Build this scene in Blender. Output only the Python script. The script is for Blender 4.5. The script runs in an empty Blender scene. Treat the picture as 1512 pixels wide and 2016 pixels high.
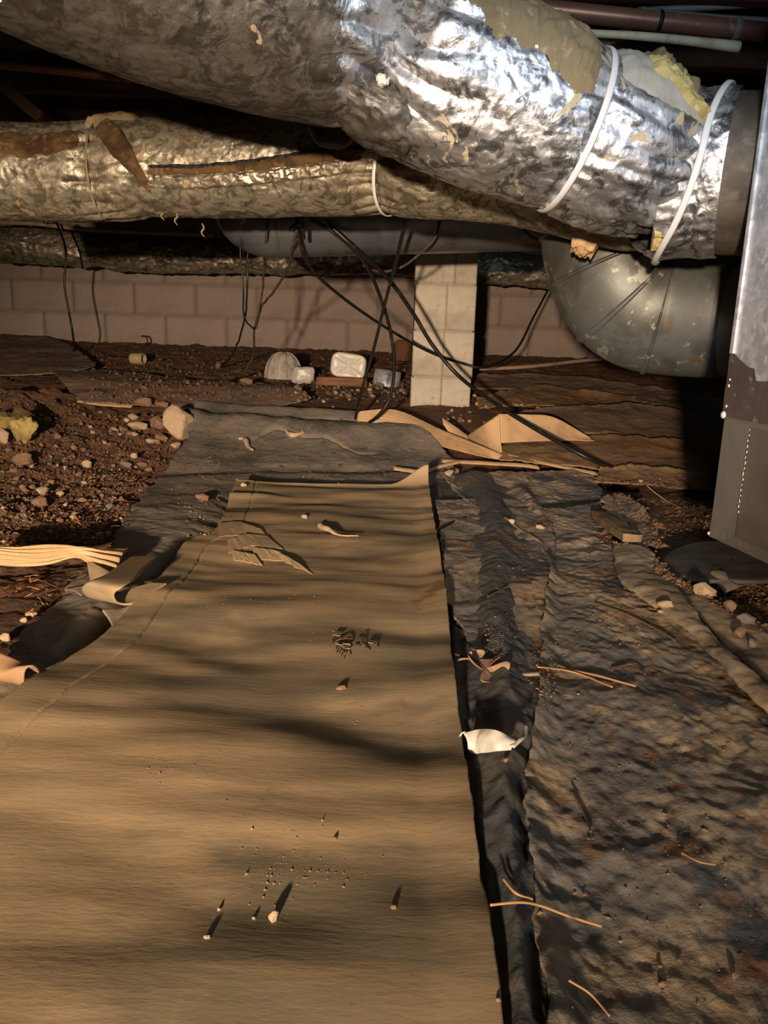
import bpy, math, random
import numpy as np
from mathutils import Vector, Matrix

random.seed(7)
SC = bpy.context.scene
COL = SC.collection
PI = math.pi

# ------------------------------------------------------------------ camera
FPX, CX, CY = 1456.0, 756.0, 1008.0
CAM_H, PITCH, ROLL = 0.42, math.radians(12.7), math.radians(1.9)
cam_data = bpy.data.cameras.new('camera')
cam_data.sensor_fit = 'VERTICAL'
cam_data.sensor_height = 36.0
cam_data.sensor_width = 27.0
cam_data.lens = FPX / 2016.0 * 36.0
cam_data.clip_start = 0.02
cam = bpy.data.objects.new('camera', cam_data)
COL.objects.link(cam)
RM = Matrix.Rotation(PI / 2 - PITCH, 3, 'X') @ Matrix.Rotation(ROLL, 3, 'Z')
cam.matrix_world = Matrix.Translation((0, 0, CAM_H)) @ RM.to_4x4()
SC.camera = cam
RN = np.array(RM)
CAMP = np.array([0, 0, CAM_H])

# ------------------------------------------------------------------ world, lamps, exposure
world = bpy.data.worlds.new('world')
SC.world = world
world.use_nodes = True
bg = world.node_tree.nodes['Background']
bg.inputs[0].default_value = (0.55, 0.50, 0.45, 1)
bg.inputs[1].default_value = 0.012


def spot(name, loc, target, energy, color, size, blend, radius):
    d = bpy.data.lights.new(name, 'SPOT')
    d.energy = energy
    d.color = color
    d.spot_size = math.radians(size)
    d.spot_blend = blend
    d.shadow_soft_size = radius
    o = bpy.data.objects.new(name, d)
    COL.objects.link(o)
    o.location = loc
    o.rotation_euler = (Vector(target) - Vector(loc)).to_track_quat('-Z', 'Y').to_euler()
    return o


def area(name, loc, target, energy, color, sx, sy):
    d = bpy.data.lights.new(name, 'AREA')
    d.shape = 'RECTANGLE'
    d.size, d.size_y = sx, sy
    d.energy = energy
    d.color = color
    o = bpy.data.objects.new(name, d)
    COL.objects.link(o)
    o.location = loc
    o.rotation_euler = (Vector(target) - Vector(loc)).to_track_quat('-Z', 'Y').to_euler()
    return o


# a warm work lamp low behind the camera, a cool torch held up at the right, and an added soft fill light far behind to lift the shadows
lamp = spot('work_lamp', (-0.45, -1.75, 0.47), (-0.30, 3.6, 0.20), 1000, (1.0, 0.745, 0.52), 28, 1.0, 0.05)
lamp.scale = (2.1, 1.0, 1.0)  # a wide, low beam
spot('hand_torch', (0.22, 0.25, 1.02), (0.58, 1.52, 0.90), 30, (0.66, 0.81, 1.0), 84, 0.9, 0.10)
area('fill_light', (0.9, -2.4, 0.75), (0.1, 2.0, 0.3), 18, (0.88, 0.95, 0.86), 1.0, 0.6)
SC.view_settings.view_transform = 'Standard'
SC.view_settings.look = 'None'
SC.view_settings.exposure = 0.0
SC.view_settings.gamma = 1.0
SC.view_settings.use_curve_mapping = False

# ------------------------------------------------------------------ noise
_rng = np.random.RandomState(3)
_P = _rng.permutation(256)
_P = np.concatenate([_P, _P, _P]).astype(np.int32)
_GR = _rng.normal(size=(256, 3))
_GR /= np.linalg.norm(_GR, axis=1)[:, None]


def perlin(x, y, z=0.0):
    x, y, z = np.broadcast_arrays(np.asarray(x, float), np.asarray(y, float), np.asarray(z, float))
    xi, yi, zi = np.floor(x).astype(int), np.floor(y).astype(int), np.floor(z).astype(int)
    xf, yf, zf = x - xi, y - yi, z - zi
    f = lambda t: t * t * t * (t * (t * 6 - 15) + 10)
    u, v, w = f(xf), f(yf), f(zf)

    def g(i, j, k):
        h = _P[_P[_P[(xi + i) & 255] + ((yi + j) & 255)] + ((zi + k) & 255)]
        gr = _GR[h]
        return gr[..., 0] * (xf - i) + gr[..., 1] * (yf - j) + gr[..., 2] * (zf - k)

    def L(a, b, t):
        return a + (b - a) * t
    return L(L(L(g(0, 0, 0), g(1, 0, 0), u), L(g(0, 1, 0), g(1, 1, 0), u), v),
             L(L(g(0, 0, 1), g(1, 0, 1), u), L(g(0, 1, 1), g(1, 1, 1), u), v), w) * 1.6


def fbm(x, y, z=0.0, o=4, gain=0.5):
    a, s, t = 1.0, 0.0, 0.0
    for k in range(o):
        s = s + a * perlin(np.asarray(x) * 2 ** k + 17.3 * k, np.asarray(y) * 2 ** k + 5.1 * k, np.asarray(z) * 2 ** k)
        t += a
        a *= gain
    return s / t


def crumple(x, y, z=0.0, o=3, gain=0.55):
    """creased, ridged noise: sharp creases between soft pillows, about -1..1"""
    a, s, t = 1.0, 0.0, 0.0
    for k in range(o):
        s = s + a * (1 - 3.0 * np.abs(perlin(np.asarray(x) * 2 ** k + 9.7 * k, np.asarray(y) * 2 ** k + 3.3 * k, np.asarray(z) * 2 ** k + k)))
        t += a
        a *= gain
    return s / t


def sstep(a, b, x):
    t = np.clip((np.asarray(x, float) - a) / (b - a), 0, 1)
    return t * t * (3 - 2 * t)


# ------------------------------------------------------------------ where things stand
_YS = np.linspace(-3, 7, 501)
_ZS = np.interp(_YS, [-3, 2.05, 2.35, 2.8, 3.2, 3.6, 4.2, 5.0, 7], [0, 0, .022, .095, .16, .212, .29, .388, .44])
_k = np.ones(13) / 13
_ZS = np.convolve(np.pad(_ZS, 6, mode='edge'), _k, 'valid')


def gz(x, y):
    """the bare lie of the ground"""
    x, y = np.asarray(x, float), np.asarray(y, float)
    z = np.interp(y, _YS, _ZS)
    z = z + 0.05 * np.exp(-(((x + 1.35) / .38) ** 2 + ((y - 2.6) / .5) ** 2))
    z = z + 0.02 * np.exp(-(((x - 1.15) / .4) ** 2 + ((y - 1.5) / .5) ** 2))
    return z


def ray(px, py):
    d = RN @ np.array([(px - CX) / FPX, -(py - CY) / FPX, -1.0])
    return d


def at(px, py, Y):
    d = ray(px, py)
    return CAMP + d * (Y / d[1])


def onz(px, py, z):
    d = ray(px, py)
    return CAMP + d * ((z - CAM_H) / d[2])


_TS = np.concatenate([np.linspace(.15, 2.2, 300), np.linspace(2.21, 7, 900)])


def on_wall_foot(d, dz):
    q = CAMP + d * 4.84
    q[2] = float(gz(q[0], q[1])) + dz
    return q


def G(px, py, dz=0.0):
    """the point of the ground (dz above it) that is seen there"""
    d = ray(px, py)
    d = d / d[1]
    p = CAMP[None] + d[None] * _TS[:, None]
    h = p[:, 2] - gz(p[:, 0], p[:, 1]) - dz
    idx = np.where(h <= 0)[0]
    if len(idx) == 0 or idx[0] == 0:
        return on_wall_foot(d, dz)
    i = idx[0]
    t = h[i - 1] / (h[i - 1] - h[i])
    q = p[i - 1] + (p[i] - p[i - 1]) * t
    return q if q[1] < 4.84 else on_wall_foot(d, dz)


# ------------------------------------------------------------------ object helpers
ORG = {}


def mesh_np(name, V, quads=None, tris=None, smooth=True):
    V = np.ascontiguousarray(V.reshape(-1, 3), dtype=np.float32)
    loops, starts, n = [], [], 0
    if quads is not None and len(quads):
        q = np.asarray(quads, np.int32)
        loops.append(q.ravel())
        starts.append(np.arange(len(q), dtype=np.int32) * 4)
        n = len(q) * 4
    if tris is not None and len(tris):
        t = np.asarray(tris, np.int32)
        loops.append(t.ravel())
        starts.append(n + np.arange(len(t), dtype=np.int32) * 3)
    L = np.concatenate(loops)
    S = np.concatenate(starts)
    me = bpy.data.meshes.new(name)
    me.vertices.add(len(V))
    me.vertices.foreach_set('co', V.ravel())
    me.loops.add(len(L))
    me.loops.foreach_set('vertex_index', L)
    me.polygons.add(len(S))
    me.polygons.foreach_set('loop_start', S)
    me.update(calc_edges=True)
    me.polygons.foreach_set('use_smooth', np.full(len(S), smooth, dtype=bool))
    return me


def obj(name, V, quads=None, tris=None, mat=None, parent=None, smooth=True, origin=None):
    """one mesh object out of world-space points; a top-level one gets its origin at its base"""
    V = np.asarray(V, float).reshape(-1, 3)
    if parent is not None:
        org = ORG[parent.name]
    elif origin is not None:
        org = np.asarray(origin, float)
    else:
        lo, hi = V.min(0), V.max(0)
        org = np.array([(lo[0] + hi[0]) / 2, (lo[1] + hi[1]) / 2, lo[2]])
    me = mesh_np(name, V - org, quads, tris, smooth)
    o = bpy.data.objects.new(name, me)
    COL.objects.link(o)
    if mat is not None:
        me.materials.append(mat)
    if parent is not None:
        o.parent = parent
    else:
        o.location = org
    ORG[o.name] = org
    return o


def thing(name, loc, label, cat, group=None):
    o = bpy.data.objects.new(name, None)
    o.empty_display_size = 0.05
    COL.objects.link(o)
    o.location = tuple(loc)
    ORG[o.name] = np.asarray(loc, float)
    return tag(o, label, cat, group)


def tag(o, label, cat, group=None, kind=None):
    o['label'] = label
    o['category'] = cat
    if group:
        o['group'] = group
    if kind:
        o['kind'] = kind
    return o


def struct(o):
    o['kind'] = 'structure'
    return o


def grid_quads(nv, nu, wrap=False, off=0):
    i = np.arange(nv - 1)[:, None]
    m = nu if wrap else nu - 1
    j = np.arange(m)[None, :]
    j2 = (j + 1) % nu
    q = np.stack([i * nu + j, i * nu + j2, (i + 1) * nu + j2, (i + 1) * nu + j], -1).reshape(-1, 4)
    return q + off


def grid_normals(P):
    du = np.gradient(P, axis=1)
    dv = np.gradient(P, axis=0)
    n = np.cross(du, dv)
    n /= np.maximum(np.linalg.norm(n, axis=-1, keepdims=True), 1e-9)
    return n


def slab_grid(P, t, use_normal=True):
    """closed thin solid: grid P as the top, a second grid t below, and a rim"""
    nv, nu = P.shape[:2]
    if use_normal:
        N = grid_normals(P)
        if N[..., 2].mean() < 0:
            N = -N
        Q = P - N * t
    else:
        Q = P - np.array([0, 0, t])
    V = np.concatenate([P.reshape(-1, 3), Q.reshape(-1, 3)])
    n = nv * nu
    top = grid_quads(nv, nu)
    bot = grid_quads(nv, nu, off=n)[:, ::-1]
    ring = list(range(nu)) + [i * nu + nu - 1 for i in range(1, nv)] + \
        [(nv - 1) * nu + j for j in range(nu - 2, -1, -1)] + [i * nu for i in range(nv - 2, 0, -1)]
    ring = np.array(ring)
    r2 = np.roll(ring, -1)
    rim = np.stack([r2, ring, ring + n, r2 + n], -1)
    return V, np.concatenate([top, bot, rim])


def catmull(P, n):
    P = np.asarray(P, float)
    m = len(P)
    if m == 2:
        t = np.linspace(0, 1, n)[:, None]
        return P[0] * (1 - t) + P[1] * t
    Pe = np.concatenate([[2 * P[0] - P[1]], P, [2 * P[-1] - P[-2]]])
    t = np.linspace(0, m - 1, n)
    i = np.minimum(t.astype(int), m - 2)
    f = (t - i)[:, None]
    a, b, c, d = Pe[i], Pe[i + 1], Pe[i + 2], Pe[i + 3]
    return .5 * (2 * b + (c - a) * f + (2 * a - 5 * b + 4 * c - d) * f ** 2 + (3 * b - a - 3 * c + d) * f ** 3)


def resample(P, n):
    """even arc length along a Catmull-Rom curve (first three columns are the place)"""
    D = catmull(P, 40 * len(P))
    s = np.concatenate([[0], np.cumsum(np.linalg.norm(np.diff(D[:, :3], axis=0), axis=1))])
    t = np.linspace(0, s[-1], n)
    return np.stack([np.interp(t, s, D[:, k]) for k in range(D.shape[1])], -1), s[-1]


class Tube:
    """a tube along points (px, py, depth, radius); phi = 0 looks at the camera side, pi/2 is up"""

    def __init__(self, pts, n=200, world=False):
        P = np.array([list(p[:3] if world else at(*p[:3])) + [p[3]] for p in pts])
        self.C, self.L = resample(P, n)
        self.n = n
        c = self.C[:, :3]
        T = np.gradient(c, axis=0)
        T /= np.linalg.norm(T, axis=1)[:, None]
        ref = np.array([0, -1.0, 0])
        N = ref[None] - (T @ ref)[:, None] * T
        N /= np.linalg.norm(N, axis=1)[:, None]
        U = np.cross(N, T)
        if U[:, 2].mean() < 0:
            U = -U
        self.T, self.N, self.U = T, N, U
        self.r = self.C[:, 3].copy()
        self.s = np.linspace(0, self.L, n)
        self.disp = None

    def frame(self, s):
        k = lambda A: np.stack([np.interp(s, self.s, A[:, i]) for i in range(3)], -1)
        return k(self.C[:, :3]), k(self.T), k(self.N), k(self.U), np.interp(s, self.s, self.r)

    def surf(self, s, phi, lift=0.0):
        c, T, N, U, r = self.frame(s)
        d = self.disp(s, phi) if self.disp is not None else 0.0
        R = (r + d + lift)[..., None]
        return c + R * (np.cos(phi)[..., None] * N + np.sin(phi)[..., None] * U)

    def mesh(self, nc):
        ph = np.linspace(-PI, PI, nc, endpoint=False)
        S, F = np.meshgrid(self.s, ph, indexing='ij')
        return self.surf(S, F), grid_quads(self.n, nc, True)

    def patch(self, s0, s1, f0, f1, ns, nf, lift, wob=.3, seed=0.0, rough=.3, freq=22.0):
        """ragged raised patch lying on the tube, given by fractions of its length and angles"""
        u = np.linspace(0, 1, ns)
        v = np.linspace(0, 1, nf)
        Ug, Vg = np.meshgrid(u, v, indexing='ij')
        f0 = np.asarray(f0, float)
        f0 = np.interp(u, np.linspace(0, 1, f0.size), np.atleast_1d(f0))
        f1 = np.asarray(f1, float)
        f1 = np.interp(u, np.linspace(0, 1, f1.size), np.atleast_1d(f1))
        s = (s0 + (s1 - s0) * u) * self.L
        mid, half = (f0 + f1) / 2, (f1 - f0) / 2
        lo = mid - half * (1 + wob * fbm(s * freq, seed, 1.1, 4))
        hi = mid + half * (1 + wob * fbm(s * freq, seed + 7, 2.1, 4))
        ph = lo[:, None] + (hi - lo)[:, None] * Vg
        e = wob * .06 * self.L * abs(s1 - s0)
        S = np.clip(s[:, None] + e * fbm(ph * 4, seed + 3, 0, 3) * (np.abs(Ug - .5) * 2) ** 4, 0, self.L)
        edge = np.minimum(np.minimum(Ug, 1 - Ug) * 6, np.minimum(Vg, 1 - Vg) * 4)
        prof = sstep(0, 1, edge)
        li = lift * (prof * (1 + rough * fbm(S * 60, ph * 9, seed, 4)) * 1.0 - .35 * (1 - prof))
        return self.surf(S, ph, li), grid_quads(ns, nf)


def ring_tube(T, frac, extra, minor, tilt=0.0, n=96, m=8, skew=None):
    """a thin strap round a tube"""
    ph = np.linspace(-PI, PI, n, endpoint=False)
    s0 = frac * T.L
    s = np.clip(s0 + tilt * np.sin(ph) + (0 if skew is None else skew * np.cos(ph)), 0, T.L)
    keep, T.disp = T.disp, None
    c = T.surf(s, ph, np.full(n, extra))
    T.disp = keep
    tan = np.roll(c, -1, 0) - np.roll(c, 1, 0)
    tan /= np.linalg.norm(tan, axis=1)[:, None]
    cen = c.mean(0)
    rad = c - cen
    rad -= (rad * tan).sum(1)[:, None] * tan
    rad /= np.linalg.norm(rad, axis=1)[:, None]
    b = np.cross(tan, rad)
    a = np.linspace(0, 2 * PI, m, endpoint=False)
    V = c[:, None] + np.cos(a)[None, :, None] * rad[:, None] * minor * .45 + np.sin(a)[None, :, None] * b[:, None] * minor
    V = np.concatenate([V, V[:1]])
    return V, grid_quads(n + 1, m, True)


def wire(pts, r, n=80, m=7, world=False, wob=0.0, seed=0.0):
    P = np.array([list(p) if world else list(at(*p)) for p in pts], float)
    c, L = resample(P, n)
    if wob:
        s = np.linspace(0, L, n)
        c = c + wob * np.stack([perlin(s * 14, seed), perlin(s * 14, seed + 5), perlin(s * 14, seed + 9)], -1)
    T = np.gradient(c, axis=0)
    T /= np.linalg.norm(T, axis=1)[:, None]
    ref = np.array([.31, -.83, .2])
    N = ref - (T @ ref)[:, None] * T
    N /= np.linalg.norm(N, axis=1)[:, None]
    B = np.cross(T, N)
    a = np.linspace(0, 2 * PI, m, endpoint=False)
    rr = np.full(n, r) if np.isscalar(r) else np.interp(np.linspace(0, 1, n), np.linspace(0, 1, len(r)), r)
    V = c[:, None] + rr[:, None, None] * (np.cos(a)[None, :, None] * N[:, None] + np.sin(a)[None, :, None] * B[:, None])
    V = V.reshape(-1, 3)
    q = grid_quads(n, m, True)
    V = np.concatenate([V, [c[0], c[-1]]])
    tr = [[n * m, (j + 1) % m, j] for j in range(m)] + [[n * m + 1, (n - 1) * m + j, (n - 1) * m + (j + 1) % m] for j in range(m)]
    return V, q, np.array(tr)


def loft(rows, nu, nv, dz, disp=None, t=.003, jit=0.0, seed=0.0, follow=True, bow=0.0, hz=None):
    """a sheet lying on the ground between two edges given as pairs of picture points"""
    A = np.array([G(*r[0], dz) for r in rows])
    B = np.array([G(*r[1], dz) for r in rows])
    AB, _ = resample(np.concatenate([(A + B) / 2, A, B], 1), nv)
    A, B = AB[:, 3:6], AB[:, 6:9]
    u = np.linspace(0, 1, nu)[None, :, None]
    v = np.linspace(0, 1, nv)
    if jit:
        d = (B - A) / np.maximum(np.linalg.norm(B - A, axis=1)[:, None], 1e-6)
        s = np.linspace(0, np.linalg.norm(np.diff((A + B) / 2, axis=0), axis=1).sum(), nv)
        A = A + d * (jit * fbm(s * 16, seed, 0, 4))[:, None]
        B = B + d * (jit * fbm(s * 16, seed + 4, 0, 4))[:, None]
    P = A[:, None] * (1 - u) + B[:, None] * u
    if jit:
        ce = np.exp(-v / .02)[:, None] * fbm(np.linspace(0, 9, nu), seed + 8, 0, 4)[None] * jit
        dirn = (P[1] - P[0])
        dirn /= np.maximum(np.linalg.norm(dirn, axis=-1, keepdims=True), 1e-6)
        P[:, :, :2] += (ce[..., None] * dirn[None])[..., :2]
    Ug, Vg = np.meshgrid(np.linspace(0, 1, nu), v)
    z = gz(P[..., 0], P[..., 1]) + dz
    if disp is not None:
        z = z + disp(P[..., 0], P[..., 1], Ug, Vg)
    P[..., 2] = z
    return P


def sheet(name, rows, nu, nv, dz, disp, t, mat, jit=0.0, seed=0.0, parent=None):
    P = loft(rows, nu, nv, dz, disp, t, jit, seed)
    V, q = slab_grid(P, t)
    return obj(name, V, q, mat=mat, parent=parent), P


def box_pts(c, half, ax=None):
    ax = np.eye(3) if ax is None else np.asarray(ax)
    s = np.array([[x, y, z] for x in (-1, 1) for y in (-1, 1) for z in (-1, 1)], float) * np.asarray(half)
    return np.asarray(c) + s @ ax


BOXQ = np.array([[0, 1, 3, 2], [4, 6, 7, 5], [0, 4, 5, 1], [2, 3, 7, 6], [0, 2, 6, 4], [1, 5, 7, 3]])


def rough_box(c, half, ax=None, n=5, amp=.002, freq=30.0, seed=0.0, chamfer=.12):
    """a box with softened edges and uneven faces (shared vertices, closed)"""
    idx, V, Q = {}, [], []
    half = np.asarray(half, float)
    ax = np.eye(3) if ax is None else np.asarray(ax)
    lin = np.linspace(-1, 1, n)

    def vid(p):
        k = tuple(np.round(p, 5))
        if k not in idx:
            idx[k] = len(V)
            V.append(p)
        return idx[k]
    for d in range(3):
        for sgn in (-1, 1):
            a, b = (d + 1) % 3, (d + 2) % 3
            for i in range(n - 1):
                for j in range(n - 1):
                    q = []
                    for (ii, jj) in ((i, j), (i + 1, j), (i + 1, j + 1), (i, j + 1)):
                        p = np.zeros(3)
                        p[d], p[a], p[b] = sgn, lin[ii], lin[jj]
                        q.append(vid(p))
                    Q.append(q if sgn > 0 else q[::-1])
    V = np.array(V)
    e = (np.abs(V) > .999).sum(1)
    mn = half.min()
    L = V * half
    inset = np.where(e[:, None] >= 2, chamfer * mn * .35, 0) * (np.abs(V) > .999)
    L = L - np.sign(V) * inset
    W = np.asarray(c) + L @ ax
    nz = np.stack([fbm(W[:, 0] * freq + seed, W[:, 1] * freq + 7 * k, W[:, 2] * freq, 3) for k in range(3)], -1)
    return W + nz * amp, np.array(Q)


# ------------------------------------------------------------------ materials
def nodes(name):
    m = bpy.data.materials.new(name)
    m.use_nodes = True
    nt = m.node_tree
    b = nt.nodes['Principled BSDF']
    return m, nt, b


def nnoise(nt, scale, detail=5, rough=.6, stretch=None, dist=0.0, kind='Object'):
    tc = nt.nodes.new('ShaderNodeTexCoord')
    out = tc.outputs[kind]
    if stretch is not None:
        mp = nt.nodes.new('ShaderNodeMapping')
        mp.inputs['Scale'].default_value = stretch
        nt.links.new(out, mp.inputs['Vector'])
        out = mp.outputs[0]
    n = nt.nodes.new('ShaderNodeTexNoise')
    n.inputs['Scale'].default_value = scale
    n.inputs['Detail'].default_value = detail
    n.inputs['Roughness'].default_value = rough
    n.inputs['Distortion'].default_value = dist
    nt.links.new(out, n.inputs['Vector'])
    return n.outputs['Fac']


def nramp(nt, fac, lo, hi):
    r = nt.nodes.new('ShaderNodeMapRange')
    r.interpolation_type = 'SMOOTHSTEP'
    r.inputs['From Min'].default_value = lo
    r.inputs['From Max'].default_value = hi
    nt.links.new(fac, r.inputs['Value'])
    return r.outputs[0]


def nmix(nt, fac, a, b):
    x = nt.nodes.new('ShaderNodeMix')
    x.data_type = 'RGBA'
    nt.links.new(fac, x.inputs[0])
    for s, v in ((6, a), (7, b)):
        if isinstance(v, tuple):
            x.inputs[s].default_value = (*v, 1)
        else:
            nt.links.new(v, x.inputs[s])
    return x.outputs[2]


def nfmix(nt, fac, a, b):
    x = nt.nodes.new('ShaderNodeMix')
    x.data_type = 'FLOAT'
    nt.links.new(fac, x.inputs[0])
    for s, v in ((2, a), (3, b)):
        if isinstance(v, (int, float)):
            x.inputs[s].default_value = v
        else:
            nt.links.new(v, x.inputs[s])
    return x.outputs[0]


def nbump(nt, b, fac, strength, dist, prev=None):
    n = nt.nodes.new('ShaderNodeBump')
    n.inputs['Strength'].default_value = strength
    n.inputs['Distance'].default_value = dist
    nt.links.new(fac, n.inputs['Height'])
    if prev is not None:
        nt.links.new(prev, n.inputs['Normal'])
    nt.links.new(n.outputs[0], b.inputs['Normal'])
    return n.outputs[0]


def mat(name, base, rough=.8, metal=0.0, layers=(), bumps=(), spec=.3, trans=0.0, rvar=0.0):
    """layers: (scale, lo, hi, colour, stretch) noise-masked stains; bumps: (scale, strength, distance, stretch)"""
    m, nt, b = nodes(name)
    b.inputs['Roughness'].default_value = rough
    b.inputs['Metallic'].default_value = metal
    b.inputs['Specular IOR Level'].default_value = spec
    if trans:
        b.inputs['Transmission Weight'].default_value = trans
    c = base
    for k, l in enumerate(layers):
        f = nramp(nt, nnoise(nt, l[0], 6, .62, l[4] if len(l) > 4 else None, dist=.3), l[1], l[2])
        c = nmix(nt, f, c, l[3])
    if isinstance(c, tuple):
        b.inputs['Base Color'].default_value = (*c, 1)
    else:
        nt.links.new(c, b.inputs['Base Color'])
    if rvar:
        f = nnoise(nt, 14, 4)
        nt.links.new(nfmix(nt, f, rough - rvar, rough + rvar), b.inputs['Roughness'])
    p = None
    for l in bumps:
        p = nbump(nt, b, nnoise(nt, l[0], 6, .62, l[3] if len(l) > 3 else None), l[1], l[2], p)
    return m


def foil(name, dirt=.5, spots=.62, tint=(.74, .75, .78), dirtc=(.15, .115, .075), spotc=(.50, .42, .27), rough=.3, fine=1.0):
    """crumpled foil with a film of dirt in patches and spots where the foil has come off the paper"""
    m, nt, b = nodes(name)
    d = nramp(nt, nnoise(nt, 5.5, 7, .68, dist=.6), dirt - .16, dirt + .16)
    d2 = nramp(nt, nnoise(nt, 38, 5, .65), .38, .66)
    dd = nt.nodes.new('ShaderNodeMath')
    dd.operation = 'MULTIPLY'
    nt.links.new(d, dd.inputs[0])
    nt.links.new(nfmix(nt, d2, .55, .95), dd.inputs[1])
    dd = dd.outputs[0]
    sp = nramp(nt, nnoise(nt, 17, 3, .6, dist=1.2), spots, spots + .025)
    mo = nramp(nt, nnoise(nt, 24, 6, .72, dist=.9), .48, .57)
    tint2 = nmix(nt, mo, tint, tuple(.30 * t + .02 for t in tint))
    c = nmix(nt, dd, tint2, dirtc)
    c = nmix(nt, sp, c, spotc)
    nt.links.new(c, b.inputs['Base Color'])
    inv = nt.nodes.new('ShaderNodeMath')
    inv.operation = 'MAXIMUM'
    nt.links.new(dd, inv.inputs[0])
    nt.links.new(sp, inv.inputs[1])
    nt.links.new(nfmix(nt, inv.outputs[0], .95, .12), b.inputs['Metallic'])
    nt.links.new(nfmix(nt, inv.outputs[0], rough, .62), b.inputs['Roughness'])
    rn = nnoise(nt, 13, 5, .6, dist=.5)
    rn.node.noise_type = 'RIDGED_MULTIFRACTAL'
    rn2 = nnoise(nt, 42, 4, .6, dist=.4)
    rn2.node.noise_type = 'RIDGED_MULTIFRACTAL'
    p = nbump(nt, b, rn, .28 * fine, .008)
    p = nbump(nt, b, rn2, .40 * fine, .004, p)
    p = nbump(nt, b, nnoise(nt, 90, 6, .7, dist=.8), .40 * fine, .003, p)
    nbump(nt, b, nnoise(nt, 260, 4, .6), .30 * fine, .0012, p)
    return m


FOIL_A = foil('foil_bright', .60, .64, tint=(.80, .82, .85), rough=.38)
FOIL_A1 = foil('foil_dusty_dimmed', .42, .72, tint=(.30, .29, .27), dirtc=(.060, .046, .030), rough=.42)  # dust film, plus the dimness outside the torch beam put into the tint
FOIL_C = foil('foil_collar', .72, .74, tint=(.84, .86, .90), rough=.40)
FOIL_B = foil('foil_dirty', .46, .64, tint=(.60, .56, .44), dirtc=(.115, .082, .045), spotc=(.36, .27, .16))
FOIL_E = foil('foil_far', .47, .8, tint=(.62, .56, .42))
GALV = mat('galvanised_duct', (.15, .165, .165), .50, .45, [(7, .43, .60, (.095, .098, .085)), (11, .59, .63, (.34, .36, .31)), (34, .63, .67, (.30, .31, .28)), (14, .62, .68, (.17, .12, .08))],
           [(60, .12, .003)], .5, rvar=.12)
GALV_PATCH = mat('galvanised_white_rust', (.52, .52, .46), .8, .1, [(30, .4, .6, (.36, .38, .34))], [(70, .3, .003)])
BARE = mat('dull_duct_end', (.14, .12, .095), .6, .3, [(9, .45, .62, (.08, .066, .052)), (30, .55, .66, (.17, .145, .11))], [(40, .1, .003)], .4)
GREYD = mat('grey_painted_duct', (.17, .18, .20), .38, .6, [(6, .45, .7, (.08, .075, .07))], [(40, .08, .003)], .5, rvar=.1)
KRAFT = mat('kraft_jacket', (.24, .185, .105), .8, 0, [(8, .4, .65, (.19, .145, .08)), (30, .55, .7, (.40, .33, .20))], [(30, .3, .004)])
INS_BROWN = mat('brown_insulation', (.125, .075, .034), .95, 0, [(14, .42, .6, (.06, .032, .014)), (45, .55, .7, (.26, .15, .06))], [(90, .8, .006)])
INS_YELL = mat('yellow_insulation', (.60, .50, .20), .95, 0, [(20, .4, .65, (.42, .33, .12)), (45, .55, .7, (.70, .62, .36))], [(90, .8, .006)])
INS_WHITE = mat('pale_lining', (.46, .44, .38), .6, 0, [(12, .4, .65, (.40, .36, .30))], [(50, .4, .004)])
TIE = mat('nylon_tie', (.72, .74, .76), .35, 0, (), (), .5)
BLACKP = mat('black_plastic_and_crevice', (.006, .006, .006), .6)
CABLE = mat('black_cable_sheath', (.012, .011, .010), .42, 0, [(40, .55, .7, (.05, .04, .03))], (), .5)
CABLEG = mat('dusty_cable_sheath', (.07, .055, .04), .6, 0, [(40, .5, .7, (.16, .12, .08))])
PIPE_BR = mat('brown_copper_pipe', (.30, .15, .10), .38, .45, [(7, .45, .7, (.20, .10, .07)), (30, .6, .7, (.36, .26, .17))], [(50, .1, .002)], .5)
PIPE_GR = mat('grey_pipe', (.20, .21, .22), .4, .3, [(12, .5, .7, (.12, .11, .10))])
PIPE_WH = mat('white_plastic_pipe', (.42, .30, .22), .5, 0, [(12, .5, .7, (.25, .17, .11))])
CREAM = mat('cream_cable', (.66, .58, .40), .55, 0, [(20, .5, .7, (.42, .34, .20))], [(60, .2, .002)])
WOODD = mat('old_joist_wood', (.085, .046, .022), .85, 0, [(5, .4, .7, (.045, .024, .012), (1, 8, 8)), (30, .55, .7, (.12, .068, .036), (1, 10, 10))], [(40, .3, .003, (1, 10, 10))])
CRUMB = mat('soil_crumb', (.20, .115, .066), .95, 0, [(60, .4, .65, (.13, .07, .04)), (25, .6, .68, (.33, .23, .15))])
WOODM = mat('pale_wood', (.36, .22, .11), .8, 0, [(6, .4, .7, (.22, .125, .06), (1, 9, 9))], [(40, .3, .003, (1, 10, 10))])
BLOCK = mat('pier_concrete', (.56, .50, .41), .92, 0, [(4, .42, .68, (.36, .32, .255)), (60, .55, .75, (.32, .285, .23)), (11, .62, .72, (.55, .45, .36))], [(140, .35, .002), (26, .2, .003)])
MORTAR = mat('mortar', (.36, .32, .26), .95, 0, (), [(160, .4, .002)])
WALLB = mat('wall_block_paint', (.33, .26, .22), .9, 0, [(2.2, .4, .65, (.26, .20, .165)), (1.1, .5, .7, (.38, .31, .265)), (40, .55, .75, (.25, .195, .155))], [(90, .35, .003), (14, .25, .006)])
DIRT = mat('red_brown_dirt', (.165, .078, .042), .97, 0, [(3.2, .42, .64, (.105, .060, .038)), (7, .55, .72, (.22, .085, .045)), (60, .56, .68, (.20, .13, .08)), (150, .62, .72, (.28, .20, .13))],
           [(120, .8, .006), (40, .6, .012)])
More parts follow.
